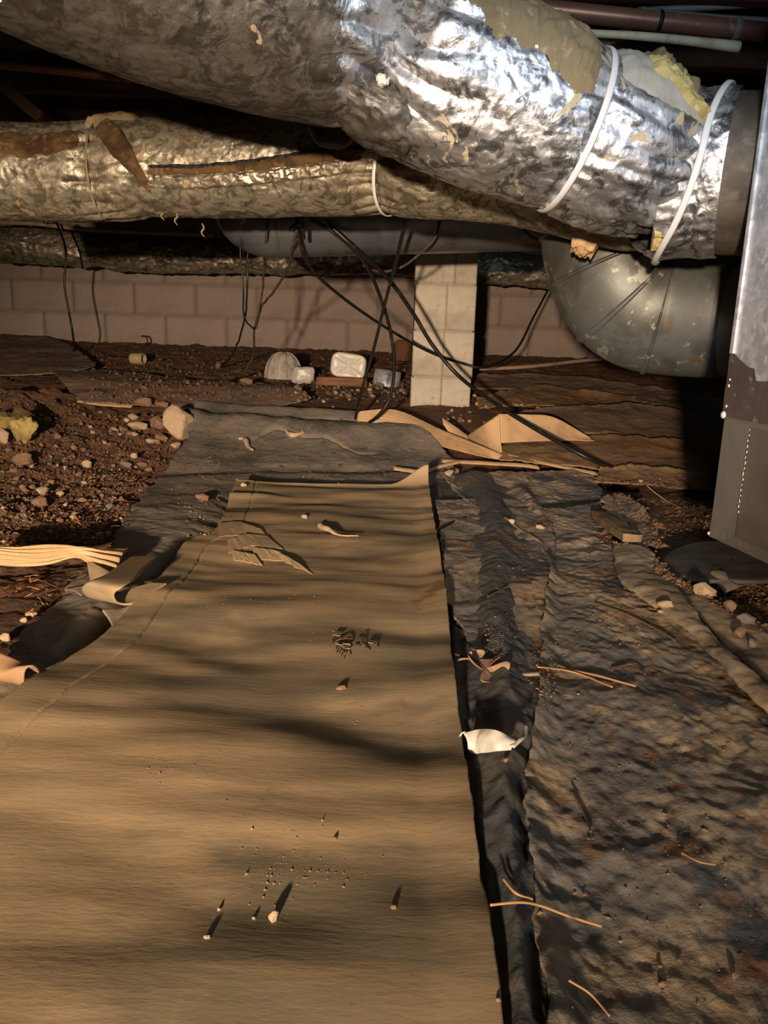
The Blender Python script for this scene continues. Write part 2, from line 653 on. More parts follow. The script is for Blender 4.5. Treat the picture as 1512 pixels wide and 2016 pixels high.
BOARD = mat('kraft_board', (.40, .285, .165), .86, 0,
            [(1.6, .45, .56, (.205, .165, .105), (1, 1.7, 1)), (3.0, .46, .62, (.30, .215, .125), (1, 2.6, 1)), (30, .5, .8, (.33, .23, .13), (.35, 2.6, 1)), (7, .63, .72, (.22, .13, .065)), (220, .64, .74, (.20, .135, .08))],
            [(22, .16, .003, (.35, 2.2, 1)), (160, .25, .0012, (.5, 1.6, 1))], .25)
CARD = mat('corrugated_card', (.52, .345, .185), .85, 0, [(8, .45, .68, (.40, .255, .13)), (50, .6, .72, (.30, .19, .10))], [(60, .2, .002)])
CARD_D = mat('dirty_brown_card', (.30, .18, .095), .9, 0, [(5, .42, .66, (.19, .11, .058)), (40, .58, .72, (.30, .19, .105))], [(50, .4, .003)])
FAB = mat('black_ground_fabric', (.16, .15, .14), .62, 0,
          [(3.6, .42, .56, (.37, .29, .20)), (9, .50, .64, (.42, .32, .21)), (6.5, .53, .60, (.075, .082, .092)), (22, .56, .64, (.10, .095, .09)), (13, .56, .64, (.20, .11, .06)), (14, .60, .70, (.17, .085, .042)), (170, .62, .72, (.26, .19, .12))],
          [(55, .55, .004), (180, .4, .0015)], .4)
FAB_DARK = mat('dark_blue_fabric', (.075, .080, .085), .58, 0,
               [(6, .50, .66, (.17, .13, .09)), (30, .56, .68, (.11, .10, .09)), (170, .64, .72, (.18, .13, .08))], [(60, .5, .004), (200, .3, .001)], .4)
FAB_MOUND = mat('grey_ground_fabric', (.235, .195, .155), .75, 0, [(5, .46, .64, (.13, .115, .10)), (11, .56, .68, (.27, .19, .12)), (30, .60, .68, (.085, .08, .075)), (170, .62, .72, (.26, .19, .12))],
                [(40, .35, .004), (200, .35, .0012)], .4)
FAB_TAN = mat('dusty_fabric_fold', (.38, .30, .21), .8, 0, [(6, .42, .62, (.095, .082, .068)), (30, .55, .7, (.21, .155, .10)), (9, .64, .72, (.06, .062, .068))], [(60, .4, .003)])
FELT = mat('brown_felt', (.26, .175, .125), .93, 0, [(4, .4, .65, (.18, .12, .085)), (30, .55, .72, (.30, .20, .135))], [(50, .4, .003)])
STONE_P = mat('pale_stone', (.55, .42, .28), .9, 0, [(20, .4, .65, (.40, .28, .17)), (60, .6, .7, (.25, .15, .09))], [(70, .5, .004)])
STONE_B = mat('brown_stone', (.30, .19, .115), .92, 0, [(25, .4, .65, (.20, .115, .065)), (70, .6, .7, (.42, .32, .22))], [(70, .5, .004)])
STONE_G = mat('grey_stone', (.24, .21, .18), .9, 0, [(25, .4, .65, (.15, .125, .10))], [(70, .5, .004)])
PLASTIC = mat('milky_plastic', (.72, .68, .60), .35, 0, [(9, .5, .72, (.52, .44, .35))], (), .5)
DOME = mat('dusty_white_plastic', (.44, .40, .36), .7, 0, [(14, .42, .66, (.28, .25, .22)), (60, .55, .7, (.18, .155, .13))], [(90, .3, .002)])
WRAP = mat('white_wrapper', (.48, .46, .41), .35, 0, [(18, .52, .68, (.50, .42, .26))], [(50, .3, .003)], .5)
LEAF = mat('dry_oak_leaf', (.30, .20, .13), .7, 0, [(20, .42, .65, (.20, .115, .075)), (60, .56, .7, (.36, .27, .18))], [(60, .3, .002)])
NEEDLE = mat('dry_pine_needle', (.36, .20, .085), .7)
TWIGM = mat('dark_twig', (.10, .062, .036), .85)
TAN_PVC = mat('tan_plastic', (.38, .29, .15), .55, 0, [(20, .5, .7, (.28, .20, .10))])
CAB_UP = mat('spangled_sheet', (.50, .53, .58), .42, .35, [(22, .44, .58, (.36, .38, .42)), (60, .5, .60, (.60, .63, .68))], [(110, .2, .002)], .5, rvar=.12)
CAB_LOW = mat('dull_and_shaded_sheet', (.27, .26, .24), .48, .5, [(5, .42, .66, (.18, .17, .155)), (60, .6, .7, (.32, .30, .27))], [(30, .15, .004)], .5, rvar=.12)
CAB_IN = mat('dark_sheet', (.17, .15, .13), .5, .35, [(5, .42, .66, (.12, .105, .09))], [(30, .15, .004)], .5)
CAB_TAPE = mat('shaded_duct_tape', (.10, .082, .078), .55, .2, [(8, .42, .66, (.085, .065, .06)), (50, .6, .7, (.22, .19, .17))], [(40, .4, .004)])
MASTIC = mat('pale_sealant', (.62, .62, .60), .5)
GREY_SHEET = mat('grey_rubber_sheet', (.085, .080, .070), .7, 0, [(8, .45, .68, (.06, .056, .050))], [(60, .3, .002)])

# ================================================================== SETTING
# ground
ny, nx = 560, 620
yy = np.concatenate([np.linspace(-2.6, .9, 60, endpoint=False), .9 * (5.12 / .9) ** np.linspace(0, 1, ny - 60)])
sx = np.linspace(-1, 1, nx)
sx = np.sign(sx) * np.abs(sx) ** 1.15
Yg, Sg = np.meshgrid(yy, sx, indexing='ij')
Xg = Sg * (1.9 + .42 * np.maximum(Yg, 0))
clod = fbm(Xg * 9, Yg * 9, 0, 5, .58)
fine = fbm(Xg * 46, Yg * 46, 3.3, 4, .6)
leftm = sstep(-.42, -.72, Xg) * sstep(1.0, 1.4, Yg) * sstep(3.4, 2.9, Yg)
backm = sstep(3.15, 3.5, Yg)
rightm = sstep(.72, .95, Xg) * sstep(.9, 1.1, Yg) * sstep(3.0, 2.4, Yg)
amp = .010 + .020 * leftm + .020 * backm + .012 * rightm
_h = G(55, 800)
heap = .055 * np.exp(-(((Xg - _h[0]) / .22) ** 2 + ((Yg - _h[1]) / .20) ** 2)) + .03 * np.exp(-(((Xg - _h[0] + .25) / .2) ** 2 + ((Yg - _h[1]) / .25) ** 2))
Zg = gz(Xg, Yg) + heap * (1 + .5 * clod) + clod * amp + fine * (.003 + .006 * leftm + .006 * backm + .005 * rightm) - .006
floor = struct(obj('floor', np.stack([Xg, Yg, Zg], -1), grid_quads(ny, nx), mat=DIRT, origin=(0, 0, 0)))


def block_mesh(w, h, d, seed, amp=.0015, flute=0.0, nxz=(14, 8)):
    """one masonry block: front face gridded and uneven, softened arrises"""
    n1, n2 = nxz
    u = np.linspace(-1, 1, n1)
    v = np.linspace(-1, 1, n2)
    Vg, Ug = np.meshgrid(v, u, indexing='ij')
    e = np.maximum(np.abs(Ug) * w / 2 - (w / 2 - .006), np.abs(Vg) * h / 2 - (h / 2 - .006))
    y = np.where(e > 0, e * .8, 0) + amp * fbm(Ug * w * 20 + seed, Vg * h * 20, seed, 3)
    if flute:
        y = y + flute * np.exp(-((Ug - .55) / .16) ** 2)
    F = np.stack([Ug * w / 2, y, Vg * h / 2], -1).reshape(-1, 3)
    Bk = F.copy()
    Bk[:, 1] = d
    n = n1 * n2
    V = np.concatenate([F, Bk])
    ringi = list(range(n1)) + [i * n1 + n1 - 1 for i in range(1, n2)] + [(n2 - 1) * n1 + j for j in range(n1 - 2, -1, -1)] + [i * n1 for i in range(n2 - 2, 0, -1)]
    r = np.array(ringi)
    r2 = np.roll(r, -1)
    rim = np.stack([r2, r, r + n, r2 + n], -1)
    q = np.concatenate([grid_quads(n2, n1), grid_quads(n2, n1, off=n)[:, ::-1], rim])
    return mesh_np('block', V, q)


# back wall of painted blocks: a mortar core with single blocks set on it
WY = 5.0
core = struct(obj('wall_back', box_pts((0, WY + .11, .62), (3.6, .1, .66)), BOXQ, mat=MORTAR, smooth=False, origin=(0, WY, 0)))
core.data.materials[0] = WALLB
bm4 = [block_mesh(.3975, .1975, .1, 3.1 * k) for k in range(4)]
for m_ in bm4:
    m_.materials.append(WALLB)
for r in range(6):
    for k in range(18):
        b = bpy.data.objects.new('block', bm4[(r * 7 + k * 3) % 4])
        COL.objects.link(b)
        b.parent = core
        b.location = (-3.5 + k * .4 + (.2 if r % 2 else 0) + .02, -.0025 + .0006 * math.sin(k * 3 + r), .20 + r * .2 + .065)
for side, x in (('left', -3.62), ('right', 3.62)):
    struct(obj('wall_' + side, box_pts((x, 2.0, .62), (.08, 3.2, .66)), BOXQ, mat=WALLB, smooth=False))

# floor deck above with its joists
ceil = struct(obj('ceiling', box_pts((0, 2.0, 1.50), (3.7, 3.2, .02)), BOXQ, mat=WOODD, smooth=False, origin=(0, 2, 1.5)))
for k, y in enumerate(np.arange(1.98, 5.0, .42)):
    V, q = rough_box((0, y, 1.36), (3.6, .02, .125), n=6, amp=.003, freq=9, seed=k)
    obj('joist', V, q, mat=WOODD, parent=ceil, smooth=False)
V, q = rough_box((0, WY - .05, 1.255), (3.6, .09, .022), n=6, amp=.002, seed=3)
struct(obj('trim_1', V, q, mat=WOODM, smooth=False))

# ================================================================== DUCTS
def rock_mesh(seed, sub=2, amp=.34):
    bpy_me = bpy.data.meshes.new('rock')
    import bmesh
    bm = bmesh.new()
    bmesh.ops.create_icosphere(bm, subdivisions=sub, radius=1.0)
    V = np.array([v.co[:] for v in bm.verts])
    # cut by random planes so that it has facets
    rr = np.random.RandomState(seed)
    for k in range(9):
        n = rr.normal(size=3)
        n /= np.linalg.norm(n)
        d = rr.uniform(.55, .9)
        over = np.maximum(V @ n - d, 0)
        V = V - over[:, None] * n
    V *= (1 + amp * .5 * fbm(V[:, 0] * 2.2 + seed, V[:, 1] * 2.2, V[:, 2] * 2.2, 3))[:, None]
    for v, c in zip(bm.verts, V):
        v.co = c
    bm.to_mesh(bpy_me)
    bm.free()
    return bpy_me


def duct_disp(T, a1, a2, f1=11, f2=42, seed=0.0, pinch=(), plo=0, end=None):
    def d(s, phi):
        R = T.r.mean()
        x, y = s * .75 + .35 * R * np.sin(phi), np.cos(phi) * R * 1.25
        z = np.sin(phi) * R * 1.25 - .3 * s
        o = a1 * crumple(x * f1 + seed, y * f1, z * f1, 3) + a2 * crumple(x * f2 + seed, y * f2, z * f2, 2) + a1 * 1.2 * fbm(x * 5, y * 5, z * 5 + seed, 2)
        for (fr, depth, wid, np_, pa) in pinch:
            g = np.exp(-((s - fr * T.L) / wid) ** 2)
            g2 = np.exp(-((s - fr * T.L) / (wid * 2.4)) ** 2)
            o = o - depth * g + pa * g2 * (np.abs(np.sin(phi * np_ + 3 * perlin(s * 6, phi * 1.5, seed))) - .5) 
        return o
    return d


# --- upper insulated flexible duct, from the top left down to the furnace
dA = thing('insulated_duct', at(1130, 262, 1.5), 'large foil-wrapped flexible duct across the top, pinched in the middle, running to the cabinet', 'duct')
tA1 = Tube([(-260, -360, 1.10, .165), (100, -170, 1.19, .165), (350, -64, 1.26, .165), (540, 2, 1.32, .162), (640, 30, 1.35, .158), (700, 45, 1.365, .150), (745, 58, 1.375, .135), (790, 78, 1.385, .105)], 300)
tA1.disp = duct_disp(tA1, .0016, .0008, f1=14, f2=44, seed=2, pinch=((1.0, 0, .05, 9, .016),))
V, q = tA1.mesh(260)
jA1 = obj('foil_jacket', V, q, mat=FOIL_A1, parent=dA)
jA1.data.materials.append(FOIL_A)
sv = np.repeat(np.linspace(0, 1, 300)[:299], 260)
fv = np.tile(np.linspace(-PI, PI, 260, endpoint=False), 299)
cl = sv + .05 * fbm(sv * 14, np.cos(fv) * 3, np.sin(fv) * 3, 4) + .05 * np.sin(fv + .3) > .80
jA1.data.polygons.foreach_set('material_index', cl.astype(np.int32))  # brighter foil on the right end paints in the torch light there
tA2 = Tube([(784, 74, 1.385, .105), (805, 92, 1.385, .122), (832, 118, 1.388, .142), (880, 150, 1.392, .149), (960, 192, 1.40, .146), (1050, 230, 1.41, .141), (1130, 263, 1.42, .132)], 300)
tA2.disp = duct_disp(tA2, .0020, .0010, f1=12, f2=46, seed=11, pinch=((.0, 0, .045, 8, .018), (1.0, .004, .02, 14, .004)))
V, q = tA2.mesh(300)
jA2 = obj('foil_jacket', V, q, mat=FOIL_A, parent=dA)
tA3 = Tube([(1122, 260, 1.42, .130), (1165, 280, 1.43, .136), (1210, 300, 1.445, .136), (1245, 316, 1.465, .130), (1268, 330, 1.485, .118), (1288, 342, 1.505, .108)], 220)
tA3.disp = duct_disp(tA3, .0034, .0014, f1=12, f2=44, seed=23, pinch=((0, .002, .02, 10, .004), (1.0, .0, .05, 9, .014)))
V, q = tA3.mesh(260)
jA3 = obj('foil_jacket', V, q, mat=FOIL_A, parent=dA)
tA4 = Tube([(1284, 346, 1.508, .134), (1292, 346, 1.508, .143), (1310, 346, 1.503, .148), (1335, 347, 1.495, .148), (1385, 347, 1.48, .144), (1436, 346, 1.46, .142)], 200)
tA4.disp = duct_disp(tA4, .0022, .0012, f1=14, seed=37, pinch=((.55, .004, .02, 16, .003),))
V, q = tA4.mesh(260)
jA4 = obj('foil_collar', V, q, mat=FOIL_C, parent=dA)
tA5 = Tube([(1380, 346, 1.48, .137), (1470, 347, 1.455, .137), (1570, 349, 1.445, .137)], 30)
V, q = tA5.mesh(64)
obj('bare_duct_end', V, q, mat=BARE, parent=dA)
for T, fr, til, skw, pj in ((tA2, .992, 0, 0, jA2), (tA4, .56, .040, .006, jA4)):
    V, q = ring_tube(T, fr, .003 if T is tA2 else .0085, .006, til, skew=skw)
    obj('strap', V, q, mat=TIE, parent=pj)
# sagging pouch of foil under the pinch
c = at(742, 226, 1.37)
me = rock_mesh(77, 5, .0)
U_ = np.array([v.co[:] for v in me.vertices])
T_ = np.array([list(p.vertices) for p in me.polygons])
bpy.data.meshes.remove(me)
U_ = U_ / np.linalg.norm(U_, axis=1)[:, None]
d_ = 1 + .10 * crumple(U_[:, 0] * 2.5, U_[:, 1] * 2.5, U_[:, 2] * 2.5) + .05 * fbm(U_[:, 0] * 7, U_[:, 1] * 7, U_[:, 2] * 7)
U_ = U_ * d_[:, None] * np.array([.092, .10, .050])
ca, sa = math.cos(-.5), math.sin(-.5)
U_ = np.stack([U_[:, 0] * ca - U_[:, 2] * sa, U_[:, 1], U_[:, 0] * sa + U_[:, 2] * ca], -1)
obj('sagging_pouch', U_ + c, None, T_, mat=FOIL_A1, parent=jA2)
# kraft paper torn back over the top, torn insulation
V, q = tA2.patch(.05, .97, [.50, .25, .05, .12, -.08, .0], 2.4, 180, 60, .009, .24, 3.0, 1.0)
obj('paper_flap', V, q, mat=KRAFT, parent=jA2)
V, q = tA3.patch(.02, .80, [.50, .22, .15, .28], 2.2, 90, 40, .008, .22, 9.0, .4)
obj('pale_lining', V, q, mat=INS_WHITE, parent=jA3)
V, q = tA3.patch(.22, .99, [.80, .60, .30, .10], [1.3, 1.0, .75, .45], 130, 34, .018, .55, 15.0, .45)
obj('torn_insulation', V, q, mat=INS_YELL, parent=jA3)
V, q = tA3.patch(.35, .80, [.95], [1.6], 60, 24, .024, .5, 18.0, .4)
obj('paper_flap', V, q, mat=KRAFT, parent=jA3)
V, q = tA4.patch(.0, .07, [-1.25], [-.75], 40, 24, .012, .7, 19.0, .8)
obj('torn_insulation', V, q, mat=INS_YELL, parent=jA4)
V, q = tA4.patch(.72, .76, [-1.15], [-.95], 20, 16, .002, .4, 20.0, .4)
obj('torn_hole', V, q, mat=INS_BROWN, parent=jA4)
# the knot of tape at the pinch
k_ = at(752, 160, 1.275)
V, q = rough_box(k_, (.009, .008, .008), n=9, amp=.006, freq=90, chamfer=2.2)
obj('tape_knot', V, q, mat=MASTIC, parent=jA2)

# --- lower insulated duct running across the picture
dB = thing('insulated_duct', at(772, 345, 1.88), 'long dirty foil duct slung crosswise with a brown slit along its side', 'duct')
tB = Tube([(-200, 338, 1.99, .112), (0, 339, 1.98, .111), (120, 341, 1.98, .112), (220, 338, 1.98, .113), (300, 332, 1.97, .113), (450, 329, 1.955, .115), (600, 324, 1.93, .118), (700, 326, 1.9, .112), (772, 340, 1.87, .094), (850, 342, 1.82, .096),
           (1000, 356, 1.78, .090), (1130, 384, 1.74, .088), (1230, 408, 1.71, .086), (1310, 425, 1.69, .07)], 640)
fB = lambda px: (px + 200) / 1510.0


def fracB(px):
    c = tB.C[:, :3] - CAMP
    l = c @ RN
    x = CX + FPX * l[:, 0] / -l[:, 2]
    return np.interp(px, x, np.linspace(0, 1, tB.n))


tB.disp = duct_disp(tB, .0026, .0012, f1=12, f2=46, seed=51, pinch=((fracB(772), .010, .025, 9, .010), (fracB(208), .004, .025, 8, .010), (fracB(285), .006, .015, 6, .004)))
V, q = tB.mesh(230)
jB = obj('foil_jacket', V, q, mat=FOIL_B, parent=dB)
V, q = tB.patch(fracB(298), fracB(765), [-.34, -.36, -.32, -.24, -.10], [-.20, -.20, -.12, .0, .20], 300, 18, .0035, .75, 21.0, .8, 30.0)
obj('torn_seam_and_crevice_shade', V, q, mat=INS_BROWN, parent=jB)
V, q = tB.patch(fracB(300), fracB(765), [-.24, -.25, -.18, -.08, .12], [-.14, -.15, -.08, .04, .24], 300, 10, .0015, .6, 22.0, .5, 30.0)
obj('torn_seam_and_crevice_shade', V, q, mat=BLACKP, parent=jB)  # shade of the open crevice painted as a thin black strip
V, q = tB.patch(fracB(292), fracB(760), [-.62, -.66, -.60, -.50, -.40], [-.30, -.32, -.28, -.20, -.04], 320, 24, .006, .38, 25.0, .9, 40.0)
obj('foil_lip', V, q, mat=FOIL_B, parent=jB)
V, q = tB.patch(fracB(-40), fracB(205), [-.08, -.02, .10, .25], [.75, .70, .72, .8], 140, 24, .0045, .6, 24.0, .9)
obj('torn_insulation', V, q, mat=INS_BROWN, parent=jB)
V, q = tB.patch(fracB(222), fracB(326), [.75, .25, -.15, -.45, -.9], [1.5, 1.15, .75, .25, -.5], 90, 26, .006, .6, 27.0, .9)
obj('torn_insulation', V, q, mat=INS_BROWN, parent=jB)
V, q = tB.patch(fracB(190), fracB(300), [.8, .9, 1.0], [1.5, 1.6, 1.7], 70, 24, .012, .5, 29.0, .6)
obj('paper_flap', V, q, mat=KRAFT, parent=jB)
V, q = tB.patch(fracB(790), fracB(878), [.25, .1, .35], [.95, .75, .8], 60, 24, .013, .5, 31.0, .9)
obj('torn_insulation', V, q, mat=INS_BROWN, parent=jB)
V, q = tB.patch(fracB(1150), fracB(1210), [-1.75], [-1.05], 44, 24, .028, .4, 33.0, .9)
obj('torn_insulation', V, q, mat=mat('orange_insulation', (.52, .30, .13), .95, 0, [(30, .4, .65, (.66, .50, .30))], [(90, .8, .006)]), parent=jB)
for px, m_ in ((772, TIE), (207, KRAFT)):
    V, q = ring_tube(tB, fracB(px), .001, .0045 if px > 500 else .003, .01 if px < 500 else 0)
    obj('strap', V, q, mat=m_, parent=jB)
for k, (px, py) in enumerate(((347, 418), (318, 408), (398, 440))):
    a = at(px, py, 1.94)
    V, q, t = wire([a, a + (.004, .0, -.010), a + (-.003, 0, -.02), a + (.004, 0, -.03)], [.002, .0028, .001], 14, 5, True, .004, k)
    obj('torn_shred', V, q, t, mat=KRAFT, parent=jB)

# --- black rounded pipe end between the two ducts
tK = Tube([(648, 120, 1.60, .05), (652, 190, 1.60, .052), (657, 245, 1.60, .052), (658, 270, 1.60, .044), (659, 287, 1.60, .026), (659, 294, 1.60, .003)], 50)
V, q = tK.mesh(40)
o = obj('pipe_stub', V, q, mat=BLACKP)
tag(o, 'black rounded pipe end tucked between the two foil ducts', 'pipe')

# --- smooth grey duct behind
dC = thing('grey_duct', at(760, 438, 2.5), 'smooth grey metal duct behind the cables, its elbow turning up at the left', 'duct')
tC = Tube([(487, 300, 2.5, .106), (487, 385, 2.5, .106), (492, 415, 2.5, .106), (518, 436, 2.5, .106), (570, 439, 2.5, .104), (760, 434, 2.5, .104), (1120, 424, 2.5, .104)], 200)
V, q = tC.mesh(72)
obj('duct_body', V, q, mat=GREYD, parent=dC)

def band(T, f0, f1, lift, n=14, nc=72):
    s = np.linspace(f0, f1, n) * T.L
    ph = np.linspace(-PI, PI, nc, endpoint=False)
    S, F = np.meshgrid(s, ph, indexing='ij')
    pr = np.sin(np.linspace(0, PI, n)) ** .5
    return T.surf(S, F, (lift * pr)[:, None] - .0005 + 0 * F), grid_quads(n, nc, True)


V, q = band(tC, .13, .17, .005)
obj('seam_band', V, q, mat=GREYD, parent=dC)
V, q = tC.patch(.088, .150, -.75, -.05, 30, 30, .004, .10, 3, .1)
obj('bright_band', V, q, mat=mat('bright_galvanised', (.50, .55, .62), .3, .85, [(20, .5, .65, (.35, .38, .42))]), parent=dC)
for f in (.23, .29):
    V, q = band(tC, f, f + .008, .004)
    obj('gore_seam', V, q, mat=GREYD, parent=dC)

# --- galvanised elbow duct at the right
dD = thing('elbow_duct', at(1330, 612, 1.95), 'bare galvanised elbow duct at right under the bright foil collar', 'duct')
tD = Tube([(1196, 330, 1.98, .166), (1197, 440, 1.98, .166), (1203, 500, 1.975, .166), (1228, 562, 1.965, .166), (1272, 598, 1.955, .166), (1335, 610, 1.93, .163), (1425, 614, 1.87, .159), (1432, 614, 1.866, .159)], 200)
V, q = tD.mesh(110)
obj('duct_body', V, q, mat=GALV, parent=dD)


def fracD(x, y):
    c = tD.C[:, :3] - CAMP
    l = c @ RN
    px = CX + FPX * l[:, 0] / -l[:, 2]
    py = CY - FPX * l[:, 1] / -l[:, 2]
    return np.linspace(0, 1, tD.n)[np.argmin((px - x) ** 2 + (py - y) ** 2)]


for x, y in ((1197, 455), (1208, 520), (1238, 575), (1300, 605)):
    f = fracD(x, y)
    V, q = band(tD, f - .008, f + .008, .006, 12, 110)
    obj('gore_seam', V, q, mat=GALV, parent=dD)
tD2 = Tube([(1420, 614, 1.87, .153), (1520, 618, 1.82, .153), (1640, 622, 1.75, .153)], 20)
V, q = tD2.mesh(80)
obj('duct_collar', V, q, mat=CAB_LOW, parent=dD)

# --- far foil duct along the wall
dE = thing('insulated_duct', at(400, 505, 4.62), 'thin foil duct sagging along the far block wall', 'duct')
tE = Tube([(-200, 470, 4.6, .105), (0, 480, 4.6, .098), (110, 486, 4.6, .098), (220, 497, 4.6, .10), (330, 503, 4.6, .095), (480, 506, 4.6, .092), (640, 508, 4.6, .09), (820, 511, 4.6, .09), (1000, 530, 4.6, .09), (1120, 538, 4.6, .09)], 520)
tE.disp = duct_disp(tE, .010, .004, f1=9, f2=30, seed=77, pinch=((.3, .012, .05, 7, .01),))
V, q = tE.mesh(100)
obj('foil_jacket', V, q, mat=FOIL_E, parent=dE)

# --- furnace cabinet at the right edge
p0 = at(1393, 1056, 1.30)
p1 = onz(1512, 1112, p0[2])
dr = p1 - p0
dr[2] = 0
dr /= np.linalg.norm(dr)
out = np.array([dr[1], -dr[0], 0])
out = out if out[0] < 0 else -out
up = np.array([0, 0, 1.0])
dK = thing('furnace_cabinet', (p0[0], p0[1], p0[2]), 'tall sheet-metal furnace cabinet at the right edge, bright above and shaded below', 'furnace')
AX = np.stack([dr, out, up])


def cab_box(name, a0, a1, h0, h1, o0, o1, m, n=6, amp=.0008):
    c = p0 + dr * (a0 + a1) / 2 + out * (o0 + o1) / 2 + up * (h0 + h1) / 2
    V, q = rough_box(c, ((a1 - a0) / 2, abs(o1 - o0) / 2, (h1 - h0) / 2), AX, n=n, amp=amp, freq=8, chamfer=.3)
    return obj(name, V, q, mat=m, parent=dK, smooth=False)


hT = at(1463, 560, 1.3)[2] - p0[2]
hM = at(1441, 696, 1.3)[2] - p0[2]
hL = at(1421, 817, 1.3)[2] - p0[2]
cab_box('body', .004, .75, .002, 1.02, -.55, -.012, CAB_LOW)
cab_box('upper_panel', 0, .75, hM - .045, 1.02, -.012, -.001, CAB_UP)
cab_box('lower_panel', 0, .75, 0, hL + .01, -.012, -.002, CAB_LOW)  # duller than the upper sheet: shade below the torch beam put into the colour
cab_box('inset_panel', .083, .70, .02, hL - .012, -.004, .001, CAB_IN)
# torn tape band, ragged on top; its brown also holds the cabinet's shade
nu_ = 60
a = np.linspace(-.002, .6, nu_)
topz = hM - .022 * sstep(0, .062, a) - .020 * sstep(.068, .078, a) + .003 * fbm(a * 60, 2, 0, 4)
botz = hL - .003 + .004 * fbm(a * 40, 5, 0, 3)
v = np.linspace(0, 1, 14)
P = p0 + a[None, :, None] * dr + (botz[None] * (1 - v[:, None]) + topz[None] * v[:, None])[..., None] * up + out * (.0022 + .002 * fbm(a[None] * 30, v[:, None] * 4, 3, 3))[..., None]
Vt = np.concatenate([P.reshape(-1, 3), (P - out * .002).reshape(-1, 3)])
obj('tape_band', Vt, np.concatenate([grid_quads(14, nu_), grid_quads(14, nu_, off=14 * nu_)[:, ::-1]]), mat=CAB_TAPE, parent=dK)
# corner flange and beads of sealant
cab_box('corner_flange', -.004, .006, hM, 1.02, -.012, .003, CAB_UP, 4)
for k in range(16):
    h = hL - .016 - k * .0092
    c = p0 + dr * (.083 + .001 * math.sin(k * 2.2)) + out * .002 + up * h
    V, q = rough_box(c, (.0008 + .0006 * random.random(), .0008, .0015 + .0024 * random.random()), AX, n=4, amp=.0008, freq=200, chamfer=1.5)
    obj('sealant_bead', V, q, mat=MASTIC, parent=dK)
for k, (px, py, s) in enumerate(((1423, 817, .006), (1429, 800, .0025), (1434, 760, .0025), (1436, 747, .002), (1394, 1050, .003))):
    V, q = rough_box(at(px + 1, py, 1.29), (s * .6, s, s), None, n=5, amp=.001, freq=90, chamfer=1.5)
    obj('sealant_bead', V, q, mat=MASTIC, parent=dK)
a0 = at(1424, 893, 1.262)
V, q, t = wire([at(1424, 893, 1.262), at(1432, 912, 1.252), at(1437, 925, 1.245), at(1446, 940, 1.235)], [.0005, .002, .0012, .0004], 20, 5)
obj('scratch', V, q, t, mat=MASTIC, parent=dK)
# legs under the far side carry it
for dd, oo in ((.08, -.40), (.60, -.40)):
    c = p0 + dr * dd + out * oo
    V, q = rough_box((c[0], c[1], p0[2] / 2 + .0), (.06, .06, p0[2] / 2 + .005), n=4, amp=.001)
    obj('leg', V, q, mat=BLOCK, parent=dK, smooth=False)

# --- masonry pier
pl, pr = at(809, 789, 3.3), at(926, 793, 3.3)
pw = pr[0] - pl[0]
pcx = (pl[0] + pr[0]) / 2
pb = float(gz(pcx, 3.3))
dP = thing('block_pier', (pcx, 3.4, pb), 'pale concrete block pier standing in the middle of the dirt', 'pier')
zc = [at(870, y, 3.3)[2] for y in (834, 743, 651, 559)]
hc = zc[1] - zc[0]
zc += [zc[3] + hc, zc[3] + 2 * hc, zc[3] + 3 * hc - .02]
seamx = [at(x, y, 3.3)[0] for x, y in ((868, 790), (873, 700), (880, 600), (897, 530), (885, 450), (890, 400))]
for k in range(6):
    z0, z1 = zc[k], zc[k + 1]
    if z1 <= z0 + .02:
        continue
    L0, R0 = pcx - pw / 2 + .002 * ((k * 7) % 3 - 1), pcx + pw / 2 + .002 * ((k * 5) % 3 - 1)
    for (a, b, fl) in ((L0, seamx[k] - .0012, .004), (seamx[k] + .0012, R0, .0)):
        me = block_mesh(b - a, z1 - z0 - .004, .2, k * 3.3 + a * 9, .0012, fl, (22, 18))
        me.materials.append(BLOCK)
        o = bpy.data.objects.new('block', me)
        COL.objects.link(o)
        o.parent = dP
        o.location = ((a + b) / 2 - pcx, -.1 + .0015 * math.sin(k * 5 + fl * 900), (z0 + z1) / 2 - pb)
V, q = rough_box((pcx, 3.405, (zc[0] + 1.2) / 2), (pw / 2 - .006, .09, (1.2 - zc[0]) / 2), n=4, amp=.001)
obj('mortar_core', V, q, mat=MORTAR, parent=dP, smooth=False)

# ================================================================== PIPES AND CABLES
cP = thing('copper_pipe', at(1250, 35, 1.85), 'reddish brown pipe at the top right above the cream cable', 'pipe')
tCP = Tube([(900, -12, 1.86, .0195), (985, 8, 1.86, .0195), (1250, 37, 1.85, .0195), (1504, 63, 1.84, .0195)], 60)
V, q = tCP.mesh(28)
obj('pipe_body', V, q, mat=PIPE_BR, parent=cP)
V, q = band(tCP, .90, .925, .004, 10, 28)
obj('joint_collar', V, q, mat=STONE_G, parent=cP)
V, q = band(tCP, .655, .67, .003, 8, 28)
obj('hanger_band', V, q, mat=BLACKP, parent=cP)


def cable(pts, r, m, label, cat='cable', name='cable', n=90, wob=0.0, seed=0.0, group=None, world=False):
    V, q, t = wire(pts, r, n, 7, world, wob, seed)
    return tag(obj(name, V, q, t, mat=m), label, cat, group)


